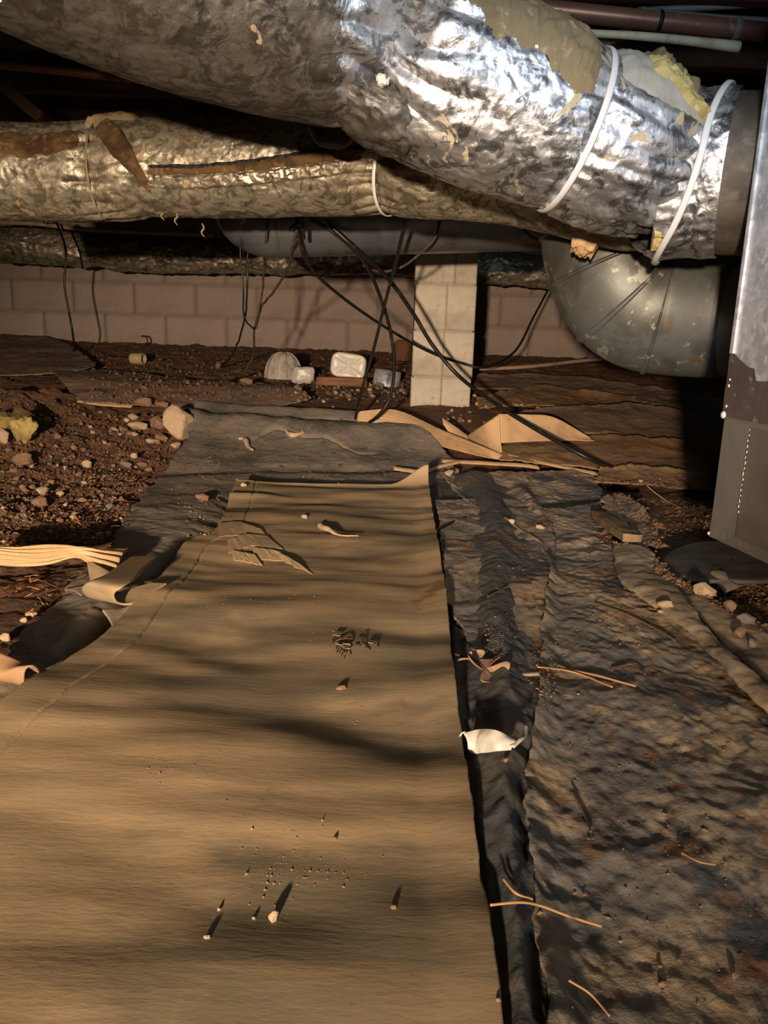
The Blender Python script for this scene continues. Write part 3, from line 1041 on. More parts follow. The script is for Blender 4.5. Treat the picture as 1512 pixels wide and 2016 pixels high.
cable([(1030, 40, 1.82), (1060, 52, 1.82), (1120, 63, 1.82), (1240, 70, 1.82), (1340, 79, 1.815), (1456, 93, 1.81)], [.006, .008, .008, .009, .010, .012], CREAM, 'cream sheathed cable hanging just below the reddish brown pipe')
cable([(1255, 22, 2.0), (1340, 17, 2.0), (1430, 12, 2.0), (1560, 2, 2.0)], .008, PIPE_GR, 'upper of two grey pipes in the top right corner', 'pipe', 'grey_pipe')
cable([(1262, 20, 1.95), (1330, 28, 1.95), (1420, 36, 1.95), (1560, 44, 1.95)], .008, PIPE_GR, 'lower of two grey pipes in the top right corner', 'pipe', 'grey_pipe')
cable([(-40, 126, 2.45), (60, 134, 2.45), (180, 147, 2.45), (300, 160, 2.45), (400, 172, 2.45)], .012, PIPE_BR, 'dim brown pipe high under the joists at the left', 'pipe', 'brown_pipe')
cable([(-60, 436, 4.3), (0, 438, 4.3), (75, 441, 4.3), (180, 452, 4.3), (420, 462, 4.3)], .012, PIPE_WH, 'pale pipe above the far foil duct at the left', 'pipe', 'pale_pipe')
# wooden pieces
for k, (a, b, hw, lab) in enumerate((
        ((1140, 108, 1.98), (1240, 62, 1.98), .012, 'slanting pale lath behind the cream cable'),
        ((1240, 12, 2.05), (1375, 4, 2.05), .014, 'short pale wood offcut beside the grey pipes at the top'),
        ((-30, 140, 2.6), (82, 232, 2.6), .018, 'dim diagonal wooden brace at the top left'),
        ((343, -30, 2.7), (345, 260, 2.7), .022, 'dim upright wooden strut above the dirty foil duct'),
        ((50, 424, 4.2), (95, 436, 4.2), .008, 'bright lath end peeping out below the dirty duct at left'))):
    A, B = at(*a), at(*b)
    d = (B - A) / np.linalg.norm(B - A)
    s = np.cross(d, (0, 1, 0))
    s /= np.linalg.norm(s)
    V, q = rough_box((A + B) / 2, (np.linalg.norm(B - A) / 2, hw, .012), np.stack([d, s, np.cross(d, s)]), n=4, amp=.001)
    tag(obj('wood_lath', V, q, mat=WOODM if k in (0, 1, 4) else WOODD, smooth=False), lab, 'wood')

def g3(px, py, dz=.006):
    return G(px, py, dz)


def mixpts(*pts):
    return [list(g3(*p[1:])) if p[0] == 'g' else list(at(*p)) for p in pts]


C_ = lambda pts, r, m, lab, wob=0, seed=0, n=90: cable(mixpts(*pts), r, m, lab, world=True, wob=wob, seed=seed, n=n)
C_([(85, 438, 4.2), (105, 430, 4.2), (122, 465, 4.15), (130, 500, 4.1), (127, 560, 4.1), (135, 610, 4.1), (143, 655, 4.1), ('g', 147, 700)], .006, CABLE, 'thin black wire hanging alone before the left part of the wall')
C_([(500, 455, 2.9), (488, 500, 2.9), (487, 560, 2.9), (482, 625, 3.0), (462, 690, 3.3), ('g', 438, 722)], .004, CABLE, 'brown-black wire pair hanging left of the white dome, right strand', .003, 1)
C_([(470, 460, 2.9), (474, 510, 2.9), (479, 570, 2.9), (481, 625, 2.95), (500, 648, 3.0)], .0035, CABLE, 'left strand of the wire pair left of the white dome', .003, 2)
C_([(528, 400, 2.38), (524, 470, 2.4), (521, 520, 2.7), (516, 575, 2.9), (508, 620, 3.0), (500, 655, 3.1), (499, 700, 3.3), (480, 730, 3.4), ('g', 456, 748)], .0045, CABLEG, 'dusty wire hanging down past the elbow of the grey duct to the dirt', .003, 3)
C_([(592, 420, 2.33), (580, 470, 2.35), (566, 530, 2.6), (540, 572, 2.8), (513, 608, 3.0), (505, 645, 3.06)], .0045, CABLEG, 'dusty wire slanting down left and twisting onto another wire', .004, 4)
C_([(806, 400, 2.1), (795, 450, 2.2), (778, 520, 2.35), (757, 600, 2.5), (735, 690, 2.62), (712, 770, 2.7), ('g', 697, 836)], .0055, CABLE, 'stiff straight black cable slanting from the foil duct to the fabric')
C_([(600, 425, 2.33), (660, 460, 2.35), (712, 510, 2.4), (745, 575, 2.5), (768, 650, 2.6), (776, 720, 2.65), (768, 780, 2.68), (745, 818, 2.7), ('g', 708, 843)], .006, CABLE, 'black cable curving down and hooking left at the corrugated card')
C_([(584, 425, 2.33), (590, 480, 2.36), (618, 535, 2.5), (680, 590, 2.7), (760, 645, 2.9), (840, 690, 3.05), (905, 714, 3.15), (960, 722, 3.2), (1015, 690, 3.6), (1050, 625, 3.9), (1082, 565, 4.1)], .0055, CABLE, 'black cable sagging left to right across the front of the block pier', n=140)
C_([(645, 440, 2.34), (700, 490, 2.36), (765, 550, 2.5), (812, 615, 2.6), (852, 680, 2.65), (905, 742, 2.65), (980, 798, 2.5), (1060, 848, 2.38), (1150, 898, 2.28), ('g', 1215, 925, .035)], .007, CABLE, 'thick black cable crossing the block pier down to the brown card', n=140)
C_([(868, 430, 2.36), (855, 470, 2.36), (826, 500, 2.4), (790, 526, 2.45), (745, 535, 2.5), (715, 522, 2.45)], .004, CABLEG, 'thin brown wire looping left below the grey duct', .002, 6)
C_([(1008, 415, 2.3), (1020, 432, 2.32), (1038, 460, 2.33), (1068, 476, 2.33)], .0035, CABLE, 'short wire loop at the joint of grey duct and elbow')
C_([('g', 850, 1055, .03), ('g', 880, 1035, .035), ('g', 950, 1010, .03), ('g', 1050, 1000, .035), ('g', 1140, 992, .035), ('g', 1262, 976, .03)], .0055, CABLE, 'black cable lying across the dark fabric right of the board end')
for k, (a, b) in enumerate((((560, 400), (598, 470)), ((612, 412), (570, 452)), ((578, 402), (650, 448)))):
    C_([(a[0], a[1], 2.30), ((a[0] + b[0]) / 2 + 12, (a[1] + b[1]) / 2 - 6, 2.26), (b[0], b[1], 2.30)], .006, CABLE,
       ['black cable bunched up before the grey duct, leftmost of the knot', 'black cable crossing backwards in the knot before the grey duct', 'black cable leaving the knot to the right before the grey duct'][k])
cable(mixpts(('g', 925, 727, .03), ('g', 1040, 722, .035), ('g', 1170, 708, .04), ('g', 1300, 700, .04)), .011, PIPE_WH, 'long pale pipe lying on the dirt right of the pier', 'pipe', 'pale_pipe', world=True)

# ================================================================== SHEETS ON THE GROUND
def fab_disp(a, f=7, seed=0.0, extra=None, sx=1.0, sy=1.0):
    def d(x, y, u, v):
        w = .05 * fbm(x * 4, y * 4, seed, 3)
        z = a * .55 * crumple((x + w) * f * sx, (y - w) * f * sy, seed, 4, .55) + a * .8 * fbm(x * 3.2 * sx, y * 3.2 * sy, seed + 4, 3)
        z = z + a * .12 * crumple(x * 40, y * 40, seed, 2)
        if extra is not None:
            z = z + extra(x, y, u, v)
        return z
    return d


# dark fabric under everything on the left and in the middle
def mound(x, y, u, v):
    z = .040 * np.exp(-((v - .13) / .05) ** 2) * (1 + .4 * fbm(x * 6, y * 3, 2, 3)) + .028 * np.exp(-((v - .03) / .03) ** 2)
    z = z - .016 * np.exp(-((v - .075 - .012 * np.sin(u * 5)) / .007) ** 2)
    z = z - .010 * np.exp(-((v - .20 - .03 * np.sin(u * 9 + 1) - .01 * np.sin(u * 31)) / .005) ** 2) * sstep(.2, .35, u) * sstep(.8, .6, u)
    z = z - .012 * np.exp(-((v - .33 + .05 * u) / .02) ** 2) - .03 * sstep(.36, .44, v) * sstep(.18, .34, u)
    return z


o, P = sheet('ground_fabric', [((388, 797), (700, 818)), ((376, 822), (800, 850)), ((370, 860), (880, 895)), ((330, 915), (900, 930)), ((285, 970), (905, 965)), ((238, 1035), (880, 1010)), ((205, 1090), (700, 1100)),
                               ((70, 1225), (500, 1200)), ((0, 1310), (400, 1330)), ((-100, 1400), (300, 1450)), ((-300, 1560), (100, 1700))],
             240, 420, .022, fab_disp(.009, 4.0, 3, mound, 1.0, 1.0), .003, FAB_MOUND, .02, 5)
tag(o, 'black fabric sheet mounded up behind the board and showing along its left side', 'fabric')

# strip of dark fabric beside the board, then the dusty sheet to the right
o, P = sheet('ground_fabric', [((800, 940), (1010, 935)), ((810, 1010), (1050, 1005)), ((818, 1100), (1090, 1090)), ((825, 1250), (1085, 1250)), ((835, 1400), (1075, 1400)), ((850, 1550), (1062, 1560)), ((870, 1750), (1075, 1750)), ((890, 1900), (1090, 1900)),
                               ((900, 2200), (1130, 2200))], 110, 460, .031,
             fab_disp(.009, 6, 14, lambda x, y, u, v: -.030 * (1 - sstep(.14, .30, u)) - .010 * np.exp(-((u - .32) / .08) ** 2) + .014 * np.exp(-((u - .62 - .05 * np.sin(v * 9)) / .12) ** 2), 2.0, .6), .003, FAB_DARK, .012, 15)
tag(o, 'strip of dark blue-black fabric between the board and the dusty sheet', 'fabric')


def right_extra(x, y, u, v):
    z = .014 * np.exp(-(u / .05) ** 2) * (1 + .5 * fbm(y * 8, 3, 1, 3))
    z = z + .020 * np.exp(-((u - .42 - .02 * np.sin(v * 14)) / .05) ** 2) * np.exp(-((v - .18) / .10) ** 2)
    z = z + .0045 * crumple(x * 11, y * 11, 8, 3) * sstep(.05, .45, fbm(x * 2.5, y * 2.5, 5, 2))
    return z


o, P = sheet('ground_fabric', [((865, 938), (1165, 925)), ((905, 985), (1195, 985)), ((1000, 1040), (1240, 1060)), ((1075, 1100), (1290, 1120)), ((1066, 1250), (1420, 1240)), ((1056, 1400), (1600, 1370)), ((1032, 1560), (1800, 1540)), ((1046, 1750), (2050, 1760)),
                               ((1062, 1950), (2350, 2000)), ((1080, 2250), (2700, 2300))], 330, 460, .028, fab_disp(.013, 3.6, 31, right_extra), .003, FAB, .010, 33)
tag(o, 'large dusty crumpled fabric sheet covering the ground right of the board', 'fabric')
o, P = sheet('ground_fabric', [((858, 985), (1010, 980)), ((865, 1030), (1085, 1040)), ((872, 1120), (1085, 1120)), ((885, 1190), (1075, 1190)), ((930, 1270), (1068, 1270)), ((985, 1330), (1062, 1330))], 120, 160, .036,
             fab_disp(.008, 5, 35, None), .003, FAB, .014, 36)
tag(o, 'rumpled dirt-covered fabric flap close beside the far end of the board', 'fabric')
o, P = sheet('fabric_fold', [((1205, 1070), (1279, 1080)), ((1216, 1132), (1314, 1125)), ((1268, 1176), (1350, 1184)), ((1345, 1232), (1397, 1242)), ((1402, 1290), (1455, 1302)), ((1500, 1390), (1570, 1400)), ((1620, 1500), (1700, 1500)), ((1900, 1740), (2000, 1740))], 30, 200, .046,
             fab_disp(.006, 9, 41, lambda x, y, u, v: .004 * np.sin(u * PI) - .005 * np.exp(-u / .06) + .005 * fbm(x * 12, y * 12, 6, 3)), .003, FAB_TAN, .006, 42)
tag(o, 'tan folded fabric edge at the right, the wider fold nearer the board', 'fabric')
o, P = sheet('fabric_fold', [((1322, 1140), (1338, 1138)), ((1352, 1185), (1402, 1180)), ((1432, 1275), (1516, 1243)), ((1560, 1390), (1660, 1320)), ((1700, 1500), (1850, 1420)), ((2050, 1740), (2250, 1660))], 30, 140, .030,
             fab_disp(.007, 8, 45, lambda x, y, u, v: .005 * np.sin(u * PI) + .004 * fbm(x * 14, y * 14, 9, 3)), .003, FAB_TAN, .006, 46)
tag(o, 'second tan fabric fold at the right frame edge below the loose rubble', 'fabric')

# brown felt along the back left
o, P = sheet('felt_sheet', [((-90, 652), (-90, 742)), ((40, 652), (40, 740)), ((85, 656), (90, 738)), ((120, 672), (125, 735)), ((155, 692), (165, 730)), ((186, 712), (188, 722))], 50, 160, .035,
             fab_disp(.016, 4, 61), .004, FELT, .02, 62)
tag(o, 'brown felt sheet lying against the wall foot at the far left', 'felt')
o, P = sheet('felt_sheet', [((95, 729), (135, 768)), ((200, 727), (170, 790)), ((300, 737), (300, 800)), ((400, 750), (400, 806)), ((500, 754), (500, 803)), ((560, 756), (572, 794)), ((600, 776), (606, 786))], 50, 220, .035,
             fab_disp(.014, 4, 65, lambda x, y, u, v: .02 * np.sin(u * PI) ** 2), .004, FELT, .02, 66)
tag(o, 'long brown felt strip lying behind the black fabric mound', 'felt')
# layered brown sheets right of the pier
LAY = [
    ([((925, 742), (930, 766)), ((1050, 742), (1050, 766)), ((1180, 752), (1180, 778)), ((1300, 768), (1300, 800)), ((1420, 790), (1420, 830))], FELT, 'dark brown layer of sheeting below the pale pipe'),
    ([((938, 788), (945, 806)), ((1000, 775), (1010, 800)), ((1060, 763), (1100, 800)), ((1120, 770), (1180, 800)), ((1250, 788), (1260, 812))], CARD_D, 'tan-edged wavy sheet beside the foot of the pier'),
    ([((1010, 822), (1000, 842)), ((1090, 806), (1110, 850)), ((1200, 800), (1220, 858)), ((1300, 806), (1320, 866)), ((1420, 830), (1430, 878))], FELT, 'smooth dark brown sheet behind the upright folded card'),
    ([((990, 866), (985, 906)), ((1100, 862), (1100, 916)), ((1200, 862), (1200, 926)), ((1300, 868), (1300, 932)), ((1420, 880), (1400, 945))], CARD_D, 'flat brown card lying in front of the upright folded card'),
    ([((1180, 930), (1170, 950)), ((1260, 928), (1260, 955)), ((1330, 935), (1330, 960)), ((1400, 945), (1400, 965))], CARD_D, 'narrow brown card layer left of the cabinet foot'),
    ([((1185, 992), (1200, 1040)), ((1220, 985), (1250, 1075)), ((1260, 1010), (1282, 1070)), ((1290, 1050), (1300, 1075))], FAB_TAN, 'dusty fabric corner under the brown wood slab')]
for k, (rows, m_, lab) in enumerate(LAY):
    o, P = sheet('ground_sheet', rows, 36, 170, .03 + .004 * (k % 3), fab_disp(.013, 5, 70 + 3 * k, lambda x, y, u, v: .014 * np.exp(-u / .12) * (1 + fbm(x * 9, 3, k, 3))), .004, m_, .022, 80 + k)
    tag(o, lab, 'sheet')

# the board itself
def board_disp(x, y, u, v):
    yw = y + .05 * fbm(x * 1.7, y * 1.7, 31, 2) + .06 * x
    m1 = sstep(-.25, .30, fbm(x * 1.5, y * 2.0, 12, 2))
    z = .0195 * fbm(x * 2.1, yw * 5.0, 4, 3, .42) + .0013 * m1 * perlin(x * 3.2, yw * 15, 9) + .00015 * perlin(x * 9, y * 55, 2)
    z = z + .007 * fbm(x * 2.4 + 4, y * 2.4, 6, 2)
    z = z - .0030 * np.exp(-((u - .10 - .012 * np.sin(v * 11)) / .004) ** 2)
    z = z + .007 * sstep(.90, 1.0, u) * (1 + .5 * fbm(y * 4, 4, 0, 2))
    cor = sstep(.80, 1.0, u + .0) * np.exp(-v / .012)
    z = z + .045 * np.clip(cor, 0, 1) + .010 * np.exp(-v / .010)
    z = z + .010 * np.exp(-((v - .105) / .012) ** 2) * sstep(.35, .1, u)
    return z


BROWS = [((465, 953), (842, 960)), ((447, 990), (851, 1005)), ((427, 1035), (860, 1055)), ((368, 1064), (864, 1085)), ((330, 1116), (873, 1140)), ((265, 1180), (881, 1210)), ((198, 1248), (890, 1290)), ((89, 1327), (900, 1380)),
         ((0, 1397), (910, 1460)), ((-180, 1540), (926, 1560)), ((-420, 1740), (943, 1700)), ((-700, 2000), (968, 1850)), ((-1000, 2250), (995, 2060)), ((-1400, 2600), (1040, 2400))]
board, PB = sheet('kraft_board', BROWS, 330, 700, .040, board_disp, .004, BOARD, .0035, 91)
tag(board, 'long tan kraft board laid on the ground from the foreground towards the pier', 'board')


_bx = PB.reshape(-1, 3)


def bz(x, y):
    k = np.argmin((_bx[:, 0] - x) ** 2 + (_bx[:, 1] - y) ** 2)
    return float(_bx[k, 2])


def GB(px, py, h=0.0):
    p = G(px, py, .045)
    for _ in range(2):
        p = onz(px, py, bz(p[0], p[1]) + h)
    return p


def ribbon(P, W, nw, corr=0.0, ncorr=5, ns=80, t=.003):
    """curled strip: centre line P (world), half-width vectors W"""
    A = np.concatenate([np.asarray(P, float), np.asarray(W, float)], 1)
    A, L = resample(A, ns)
    v = np.linspace(-1, 1, nw)
    G_ = A[:, None, :3] + v[None, :, None] * A[:, None, 3:6]
    if corr:
        N = grid_normals(G_)
        G_ = G_ + N * (corr * np.sin(v * PI * ncorr))[None, :, None]
    return slab_grid(G_, t)


def surf_sheet(A, B, n, m, sag=0.0, t=.003, corr=0.0, ncorr=6, seed=0.0, amp=.002):
    """free sheet between two world edge lines"""
    A, _ = resample(np.asarray(A, float), m)
    B, _ = resample(np.asarray(B, float), m)
    u = np.linspace(0, 1, n)[None, :, None]
    P = A[:, None] * (1 - u) + B[:, None] * u
    N = grid_normals(P)
    w = sag * np.sin(u[..., 0] * PI) + (corr * np.sin(u[..., 0] * PI * 2 * ncorr) if corr else 0) + amp * fbm(P[..., 0] * 30, P[..., 1] * 30, P[..., 2] * 30 + seed, 3)
    return slab_grid(P + N * w[..., None], t)


# torn flaps in the top ply of the board
def jag_sheet(A, B, m, n, jit, t, seed):
    """flat scrap with ragged torn edges between two world edge lines"""
    lin = lambda P, k: np.stack([np.interp(np.linspace(0, len(P) - 1, k), np.arange(len(P)), np.asarray(P)[:, d]) for d in range(3)], -1)
    A, B = lin(A, m), lin(B, m)
    rr = np.random.RandomState(seed)
    A[:, :2] += rr.uniform(-jit, jit, (m, 2))
    B[:, :2] += rr.uniform(-jit, jit, (m, 2))
    u = np.linspace(0, 1, n)[None, :, None]
    P = A[:, None] * (1 - u) + B[:, None] * u
    P[..., 2] += rr.uniform(-.0004, .0004, P.shape[:2])
    return slab_grid(P, t, False)


for k, (c, dpt) in enumerate((([(428, 1030), (470, 1026), (512, 1040)], 26), ([(444, 1064), (480, 1050), (530, 1056)], 24), ([(498, 1078), (540, 1082), (590, 1108)], 22), ([(455, 1082), (500, 1092)], 20))):
    A = [GB(x, y, .0045 + .002 * (i % 2)) for i, (x, y) in enumerate(c)]
    B = [GB(x + 6 + 9 * i, y + dpt, .001) for i, (x, y) in enumerate(c)]
    V, q = jag_sheet(A, B, 13, 4, .0035, .0012, k + 3)
    obj('torn_flap', V, q, mat=BOARD, parent=board, smooth=False)

# corrugated card fan and folded card
A = [G(706, 812, .06), G(760, 807, .075), G(800, 815, .075), G(870, 848, .065), G(940, 877, .05), G(990, 897, .035)]
B = [G(703, 842, .03), G(760, 850, .032), G(820, 862, .032), G(880, 880, .03), G(940, 895, .026), G(986, 904, .022)]
V, q = surf_sheet(A, B, 200, 60, .012, .003, .0055, 8, 3, .002)
tag(obj('corrugated_card', V, q, mat=CARD), 'fanned corrugated card with many ridges in front of the pier', 'cardboard')
fc = thing('folded_card', G(985, 890, .02), 'tan card folded upright into a triangle right of the corrugated fan', 'cardboard')
V, q = surf_sheet([G(915, 862, .02), at(950, 838, 2.55), at(984, 815, 2.52)], [G(950, 884, .012), G(972, 893, .012), G(992, 903, .012)], 20, 30, .008, .004)
obj('front_flap', V, q, mat=CARD, parent=fc)
V, q = surf_sheet([at(984, 815, 2.52), at(1040, 816, 2.56), at(1092, 822, 2.6), at(1165, 863, 2.62)], [at(987, 872, 2.50), at(1050, 869, 2.54), at(1110, 867, 2.58), at(1170, 866, 2.6)], 20, 40, -.006, .004)
obj('rear_flap', V, q, mat=CARD, parent=fc)
V, q = surf_sheet([at(871, 822, 2.72), at(895, 838, 2.7), at(920, 856, 2.66)], [at(872, 835, 2.7), at(893, 862, 2.66), at(925, 876, 2.6)], 14, 24, .004, .004)
tag(obj('card_scrap', V, q, mat=CARD), 'small leaning card scrap between corrugated fan and folded triangle', 'cardboard')
for k, (pts, lab) in enumerate((
        ([(870, 903), (960, 908), (1030, 912), (1060, 917)], 'thin light card edge lying right behind the board corner'),
        ([(1000, 893), (1080, 910), (1180, 930)], 'thin light card edge lying before the flat brown card'),
        ([(775, 918), (830, 924), (868, 914), (905, 905)], 'pale narrow card strip just behind the raised board corner'),
        ([(665, 832), (740, 848), (850, 868)], 'thin pale card edge in front of the corrugated fan'),
        ([(155, 786), (200, 793), (262, 797)], 'thin pale strip sticking out of the dirt at left'))):
    c = [G(x, y, .035) for x, y in pts]
    V, q = surf_sheet(c, [p + np.array([.0, -.02, -.008]) for p in c], 8, 40, .002, .003, seed=k)
    tag(obj('card_strip', V, q, mat=CARD), lab, 'cardboard')

# corrugated scraps at the left
A = [G(-80, 1076, .05), G(20, 1077, .05), G(95, 1071, .065), G(160, 1078, .06), G(212, 1081, .05), G(253, 1080, .045)]
B = [G(-80, 1102, .03), G(30, 1112, .025), G(92, 1110, .03), G(148, 1097, .045), G(188, 1112, .045), G(226, 1128, .042)]
V, q = surf_sheet(A, B, 70, 90, .010, .003, .0022, 5, 5, .002)
tag(obj('corrugated_strip', V, q, mat=CARD), 'twisted corrugated card strip reaching in from the left edge', 'cardboard')
Pc = [G(286, 1094, .055), G(262, 1112, .062), G(235, 1135, .070), G(207, 1150, .070), G(192, 1166, .055), G(203, 1183, .038), G(236, 1184, .034), G(275, 1166, .040), G(315, 1150, .044)]
Wc = [(.020, .004, 0), (.021, 0, 0), (.024, -.004, 0), (.027, -.010, .0), (.028, -.012, 0), (.028, -.012, 0), (.026, -.010, 0), (.02, -.006, 0), (.012, 0, 0)]
V, q = ribbon(Pc, Wc, 14, 0, 1, 90, .003)
tag(obj('card_curl', V, q, mat=BOARD), 'card strip curled into a loop at the left edge of the board', 'cardboard')
V, q = surf_sheet([G(-60, 1262, .06), G(0, 1284, .06), G(45, 1302, .055), G(80, 1322, .045)], [G(-60, 1335, .02), G(0, 1340, .02), G(25, 1345, .025), G(46, 1352, .04)], 20, 40, .018, .003)
tag(obj('card_curl', V, q, mat=CARD_D), 'curled card end at the lower left frame edge', 'cardboard')
V, q = surf_sheet([G(172, 1098, .045), G(200, 1115, .05), G(228, 1130, .05)], [G(178, 1145, .034), G(196, 1150, .036), G(215, 1150, .04)], 10, 20, .003, .003)
tag(obj('card_scrap', V, q, mat=BOARD), 'shadowed card scrap under the end of the twisted corrugated strip', 'cardboard')
V, q = surf_sheet([G(200, 1200, .03), G(235, 1196, .03), G(268, 1188, .035)], [G(222, 1232, .028), G(236, 1225, .028), G(262, 1204, .03)], 10, 20, .002, .003)
tag(obj('card_scrap', V, q, mat=FAB_TAN), 'dull green-grey scrap below the curled loop', 'cardboard')

# ================================================================== STONES AND LITTER
# the height of whatever lies uppermost at a spot, so that litter rests on it
_CELL, _X0, _Y0, _NX, _NY = .006, -3.2, .25, 1070, 800
_HM = np.full((_NY, _NX), -9.0)
for o_ in [o for o in COL.objects if o.type == 'MESH' and o.parent is None and (o.name.split('.')[0] in ('floor', 'ground_fabric', 'fabric_fold', 'felt_sheet', 'ground_sheet', 'kraft_board'))]:
    v_ = np.empty(len(o_.data.vertices) * 3, np.float32)
    o_.data.vertices.foreach_get('co', v_)
    v_ = v_.reshape(-1, 3) + np.array(o_.location)
    ix, iy = ((v_[:, 0] - _X0) / _CELL).astype(int), ((v_[:, 1] - _Y0) / _CELL).astype(int)
    ok = (ix >= 0) & (ix < _NX) & (iy >= 0) & (iy < _NY)
    np.maximum.at(_HM, (iy[ok], ix[ok]), v_[ok, 2])
for _ in range(3):
    pad = np.pad(_HM, 1, mode='edge')
    dil = np.max([pad[a:a + _NY, b:b + _NX] for a in range(3) for b in range(3)], axis=0)
    _HM = np.where(_HM < -5, dil, _HM)


def top(x, y):
    ix = np.clip(((np.asarray(x) - _X0) / _CELL).astype(int), 0, _NX - 1)
    iy = np.clip(((np.asarray(y) - _Y0) / _CELL).astype(int), 0, _NY - 1)
    return _HM[iy, ix]


def GT(px, py, h=0.0):
    """the point seen there on whatever lies uppermost, h above it"""
    d = ray(px, py)
    d = d / d[1]
    p = CAMP[None] + d[None] * _TS[:, None]
    idx = np.where(p[:, 2] - top(p[:, 0], p[:, 1]) - h <= 0)[0]
    if len(idx) == 0 or p[idx[0], 1] > 4.84:
        return on_wall_foot(d, h)
    q = p[idx[0]].copy()
    q[2] = float(top(q[0], q[1])) + h
    return q


ROCKS = {}
for mname, m_ in (('p', STONE_P), ('b', STONE_B), ('g', STONE_G)):
    ROCKS[mname] = []
    for k in range(5):
        me = rock_mesh(k + 11, 3)
        me.materials.append(m_)
        ROCKS[mname].append(me)


def rock(px, py, w, h, kind, label, name='stone', group=None, dz=0.0, k=None, depth=None, rot=None):
    """stone seen w x h picture points large with its foot at px, py"""
    g = GT(px, py)
    sc = g[1] / FPX
    o = bpy.data.objects.new(name, ROCKS[kind][random.randrange(5) if k is None else k])
    COL.objects.link(o)
    sx, sz = w * sc / 2 * 1.1, h * sc / 2 * 1.15
    o.scale = (sx, (depth if depth else min(sx, sz * 1.6) * .9), sz)
    o.location = (g[0], g[1], g[2] + sz * .6)
    o.rotation_euler = (random.uniform(-.15, .15), random.uniform(-.15, .15), random.uniform(-.6, .6)) if rot is None else rot
    return tag(o, label, 'stone', group)


rock(353, 858, 62, 68, 'p', 'large pale angular stone at the left end of the black fabric mound', dz=.0, k=1)
for (x, y, w, h, kd, lab) in (
        (275, 846, 44, 16, 'p', 'cream elongated stone left of the large pale stone'),
        (285, 812, 38, 17, 'b', 'tan brick-shaped stone above the pale stone heap'),
        (322, 818, 30, 12, 'b', 'flat tan stone just right of the brick-shaped stone'),
        (312, 842, 34, 24, 'b', 'round brownish stone in the middle of the pale heap'),
        (262, 826, 20, 12, 'p', 'small stone at the left end of the pale heap'),
        (318, 866, 26, 16, 'b', 'reddish stone at the foot of the large pale stone'),
        (346, 884, 26, 12, 'p', 'small flat pale stone below the large pale stone'),
        (300, 872, 26, 10, 'p', 'thin pale chip in front of the stone heap'),
        (48, 918, 42, 27, 'b', 'triangular brown stone alone on the left dirt'),
        (84, 973, 26, 18, 'p', 'small pale stone on the left dirt nearer the board'),
        (80, 998, 32, 20, 'b', 'brown stone below the small pale one on the left dirt'),
        (44, 1018, 18, 10, 'g', 'small grey pebble low on the left dirt'),
        (172, 920, 22, 16, 'p', 'pale pebble in the middle of the left dirt'),
        (250, 922, 30, 12, 'g', 'flat grey stone near the left fold of fabric'),
        (282, 918, 24, 10, 'b', 'flat brown stone near the left fold of fabric'),
        (12, 1262, 22, 18, 'p', 'white pebble at the left frame edge above the curled card'),
        (10, 1278, 16, 12, 'p', 'lower white pebble at the left frame edge'),
        (62, 1214, 24, 14, 'p', 'cream pebble at the edge of the dark fabric at left'),
        (48, 1226, 16, 10, 'p', 'tiny cream pebble beside the cream pebble at left'),
        (8, 870, 30, 30, 'p', 'pale rounded stone at the left edge under the yellow insulation'),
        (487, 756, 30, 14, 'b', 'orange-brown stone in the dirt behind the fabric mound'),
        (430, 726, 14, 14, 'b', 'small round stone at the foot of the hanging wires'),
        (1386, 1170, 42, 28, 'p', 'pale square stone in the rubble at the right'),
        (1310, 1196, 32, 14, 'p', 'cream oval stone lying on the right fabric fold'),
        (1438, 1203, 30, 24, 'b', 'brown cube-like stone at the right edge of the rubble'),
        (1468, 1226, 34, 22, 'g', 'dark grey stone at the right frame edge'),
        (1455, 1256, 30, 24, 'b', 'brown stone lying against the second fabric fold'),
        (1482, 1272, 26, 18, 'g', 'grey stone beside the second fabric fold at the frame edge'),
        (1418, 1150, 30, 16, 'b', 'brown stone near the grey rubber sheet'),
        (1384, 1000, 16, 16, 'b', 'small pointed stone left of the cabinet foot'),
        (1262, 950, 14, 8, 'p', 'pale pebble on the brown card layer'),
        (1008, 1030, 16, 9, 'p', 'white pebble on the dusty fabric below the floor cable'),
        (1064, 1040, 18, 8, 'p', 'white chip on the dusty fabric right of the white pebble'),
        (884, 936, 22, 12, 'p', 'pinkish pebble by the raised corner of the board'),
        (898, 930, 16, 10, 'b', 'second pebble by the raised corner of the board'),
        (480, 958, 12, 8, 'p', 'white pebble behind the far left corner of the board'),
        (400, 985, 32, 14, 'b', 'flat tan stone on the fabric left of the board end'),
        (1300, 1215, 14, 8, 'p', 'pebble on the dusty fabric beside the tan fold'),
        (996, 1500, 14, 9, 'b', 'tan pebble under the white wrapper'),
        (1303, 1942, 24, 12, 'b', 'tan chip on the dusty fabric at the bottom right'),
        (1446, 1926, 16, 18, 'b', 'oval tan pebble near the lower right corner'),
        (1298, 1914, 12, 8, 'b', 'tiny pebble above the tan chip at the bottom right'),
        (980, 1984, 12, 12, 'b', 'pebble on the near right edge of the board')):
    dz = .0
    if 860 < x and y > 900 or x > 870 and y > 925:
        dz = .02
    if lab.endswith('of the board') and y > 1900:
        dz = .04
    rock(x, y, w, h, kd, lab, dz=dz)
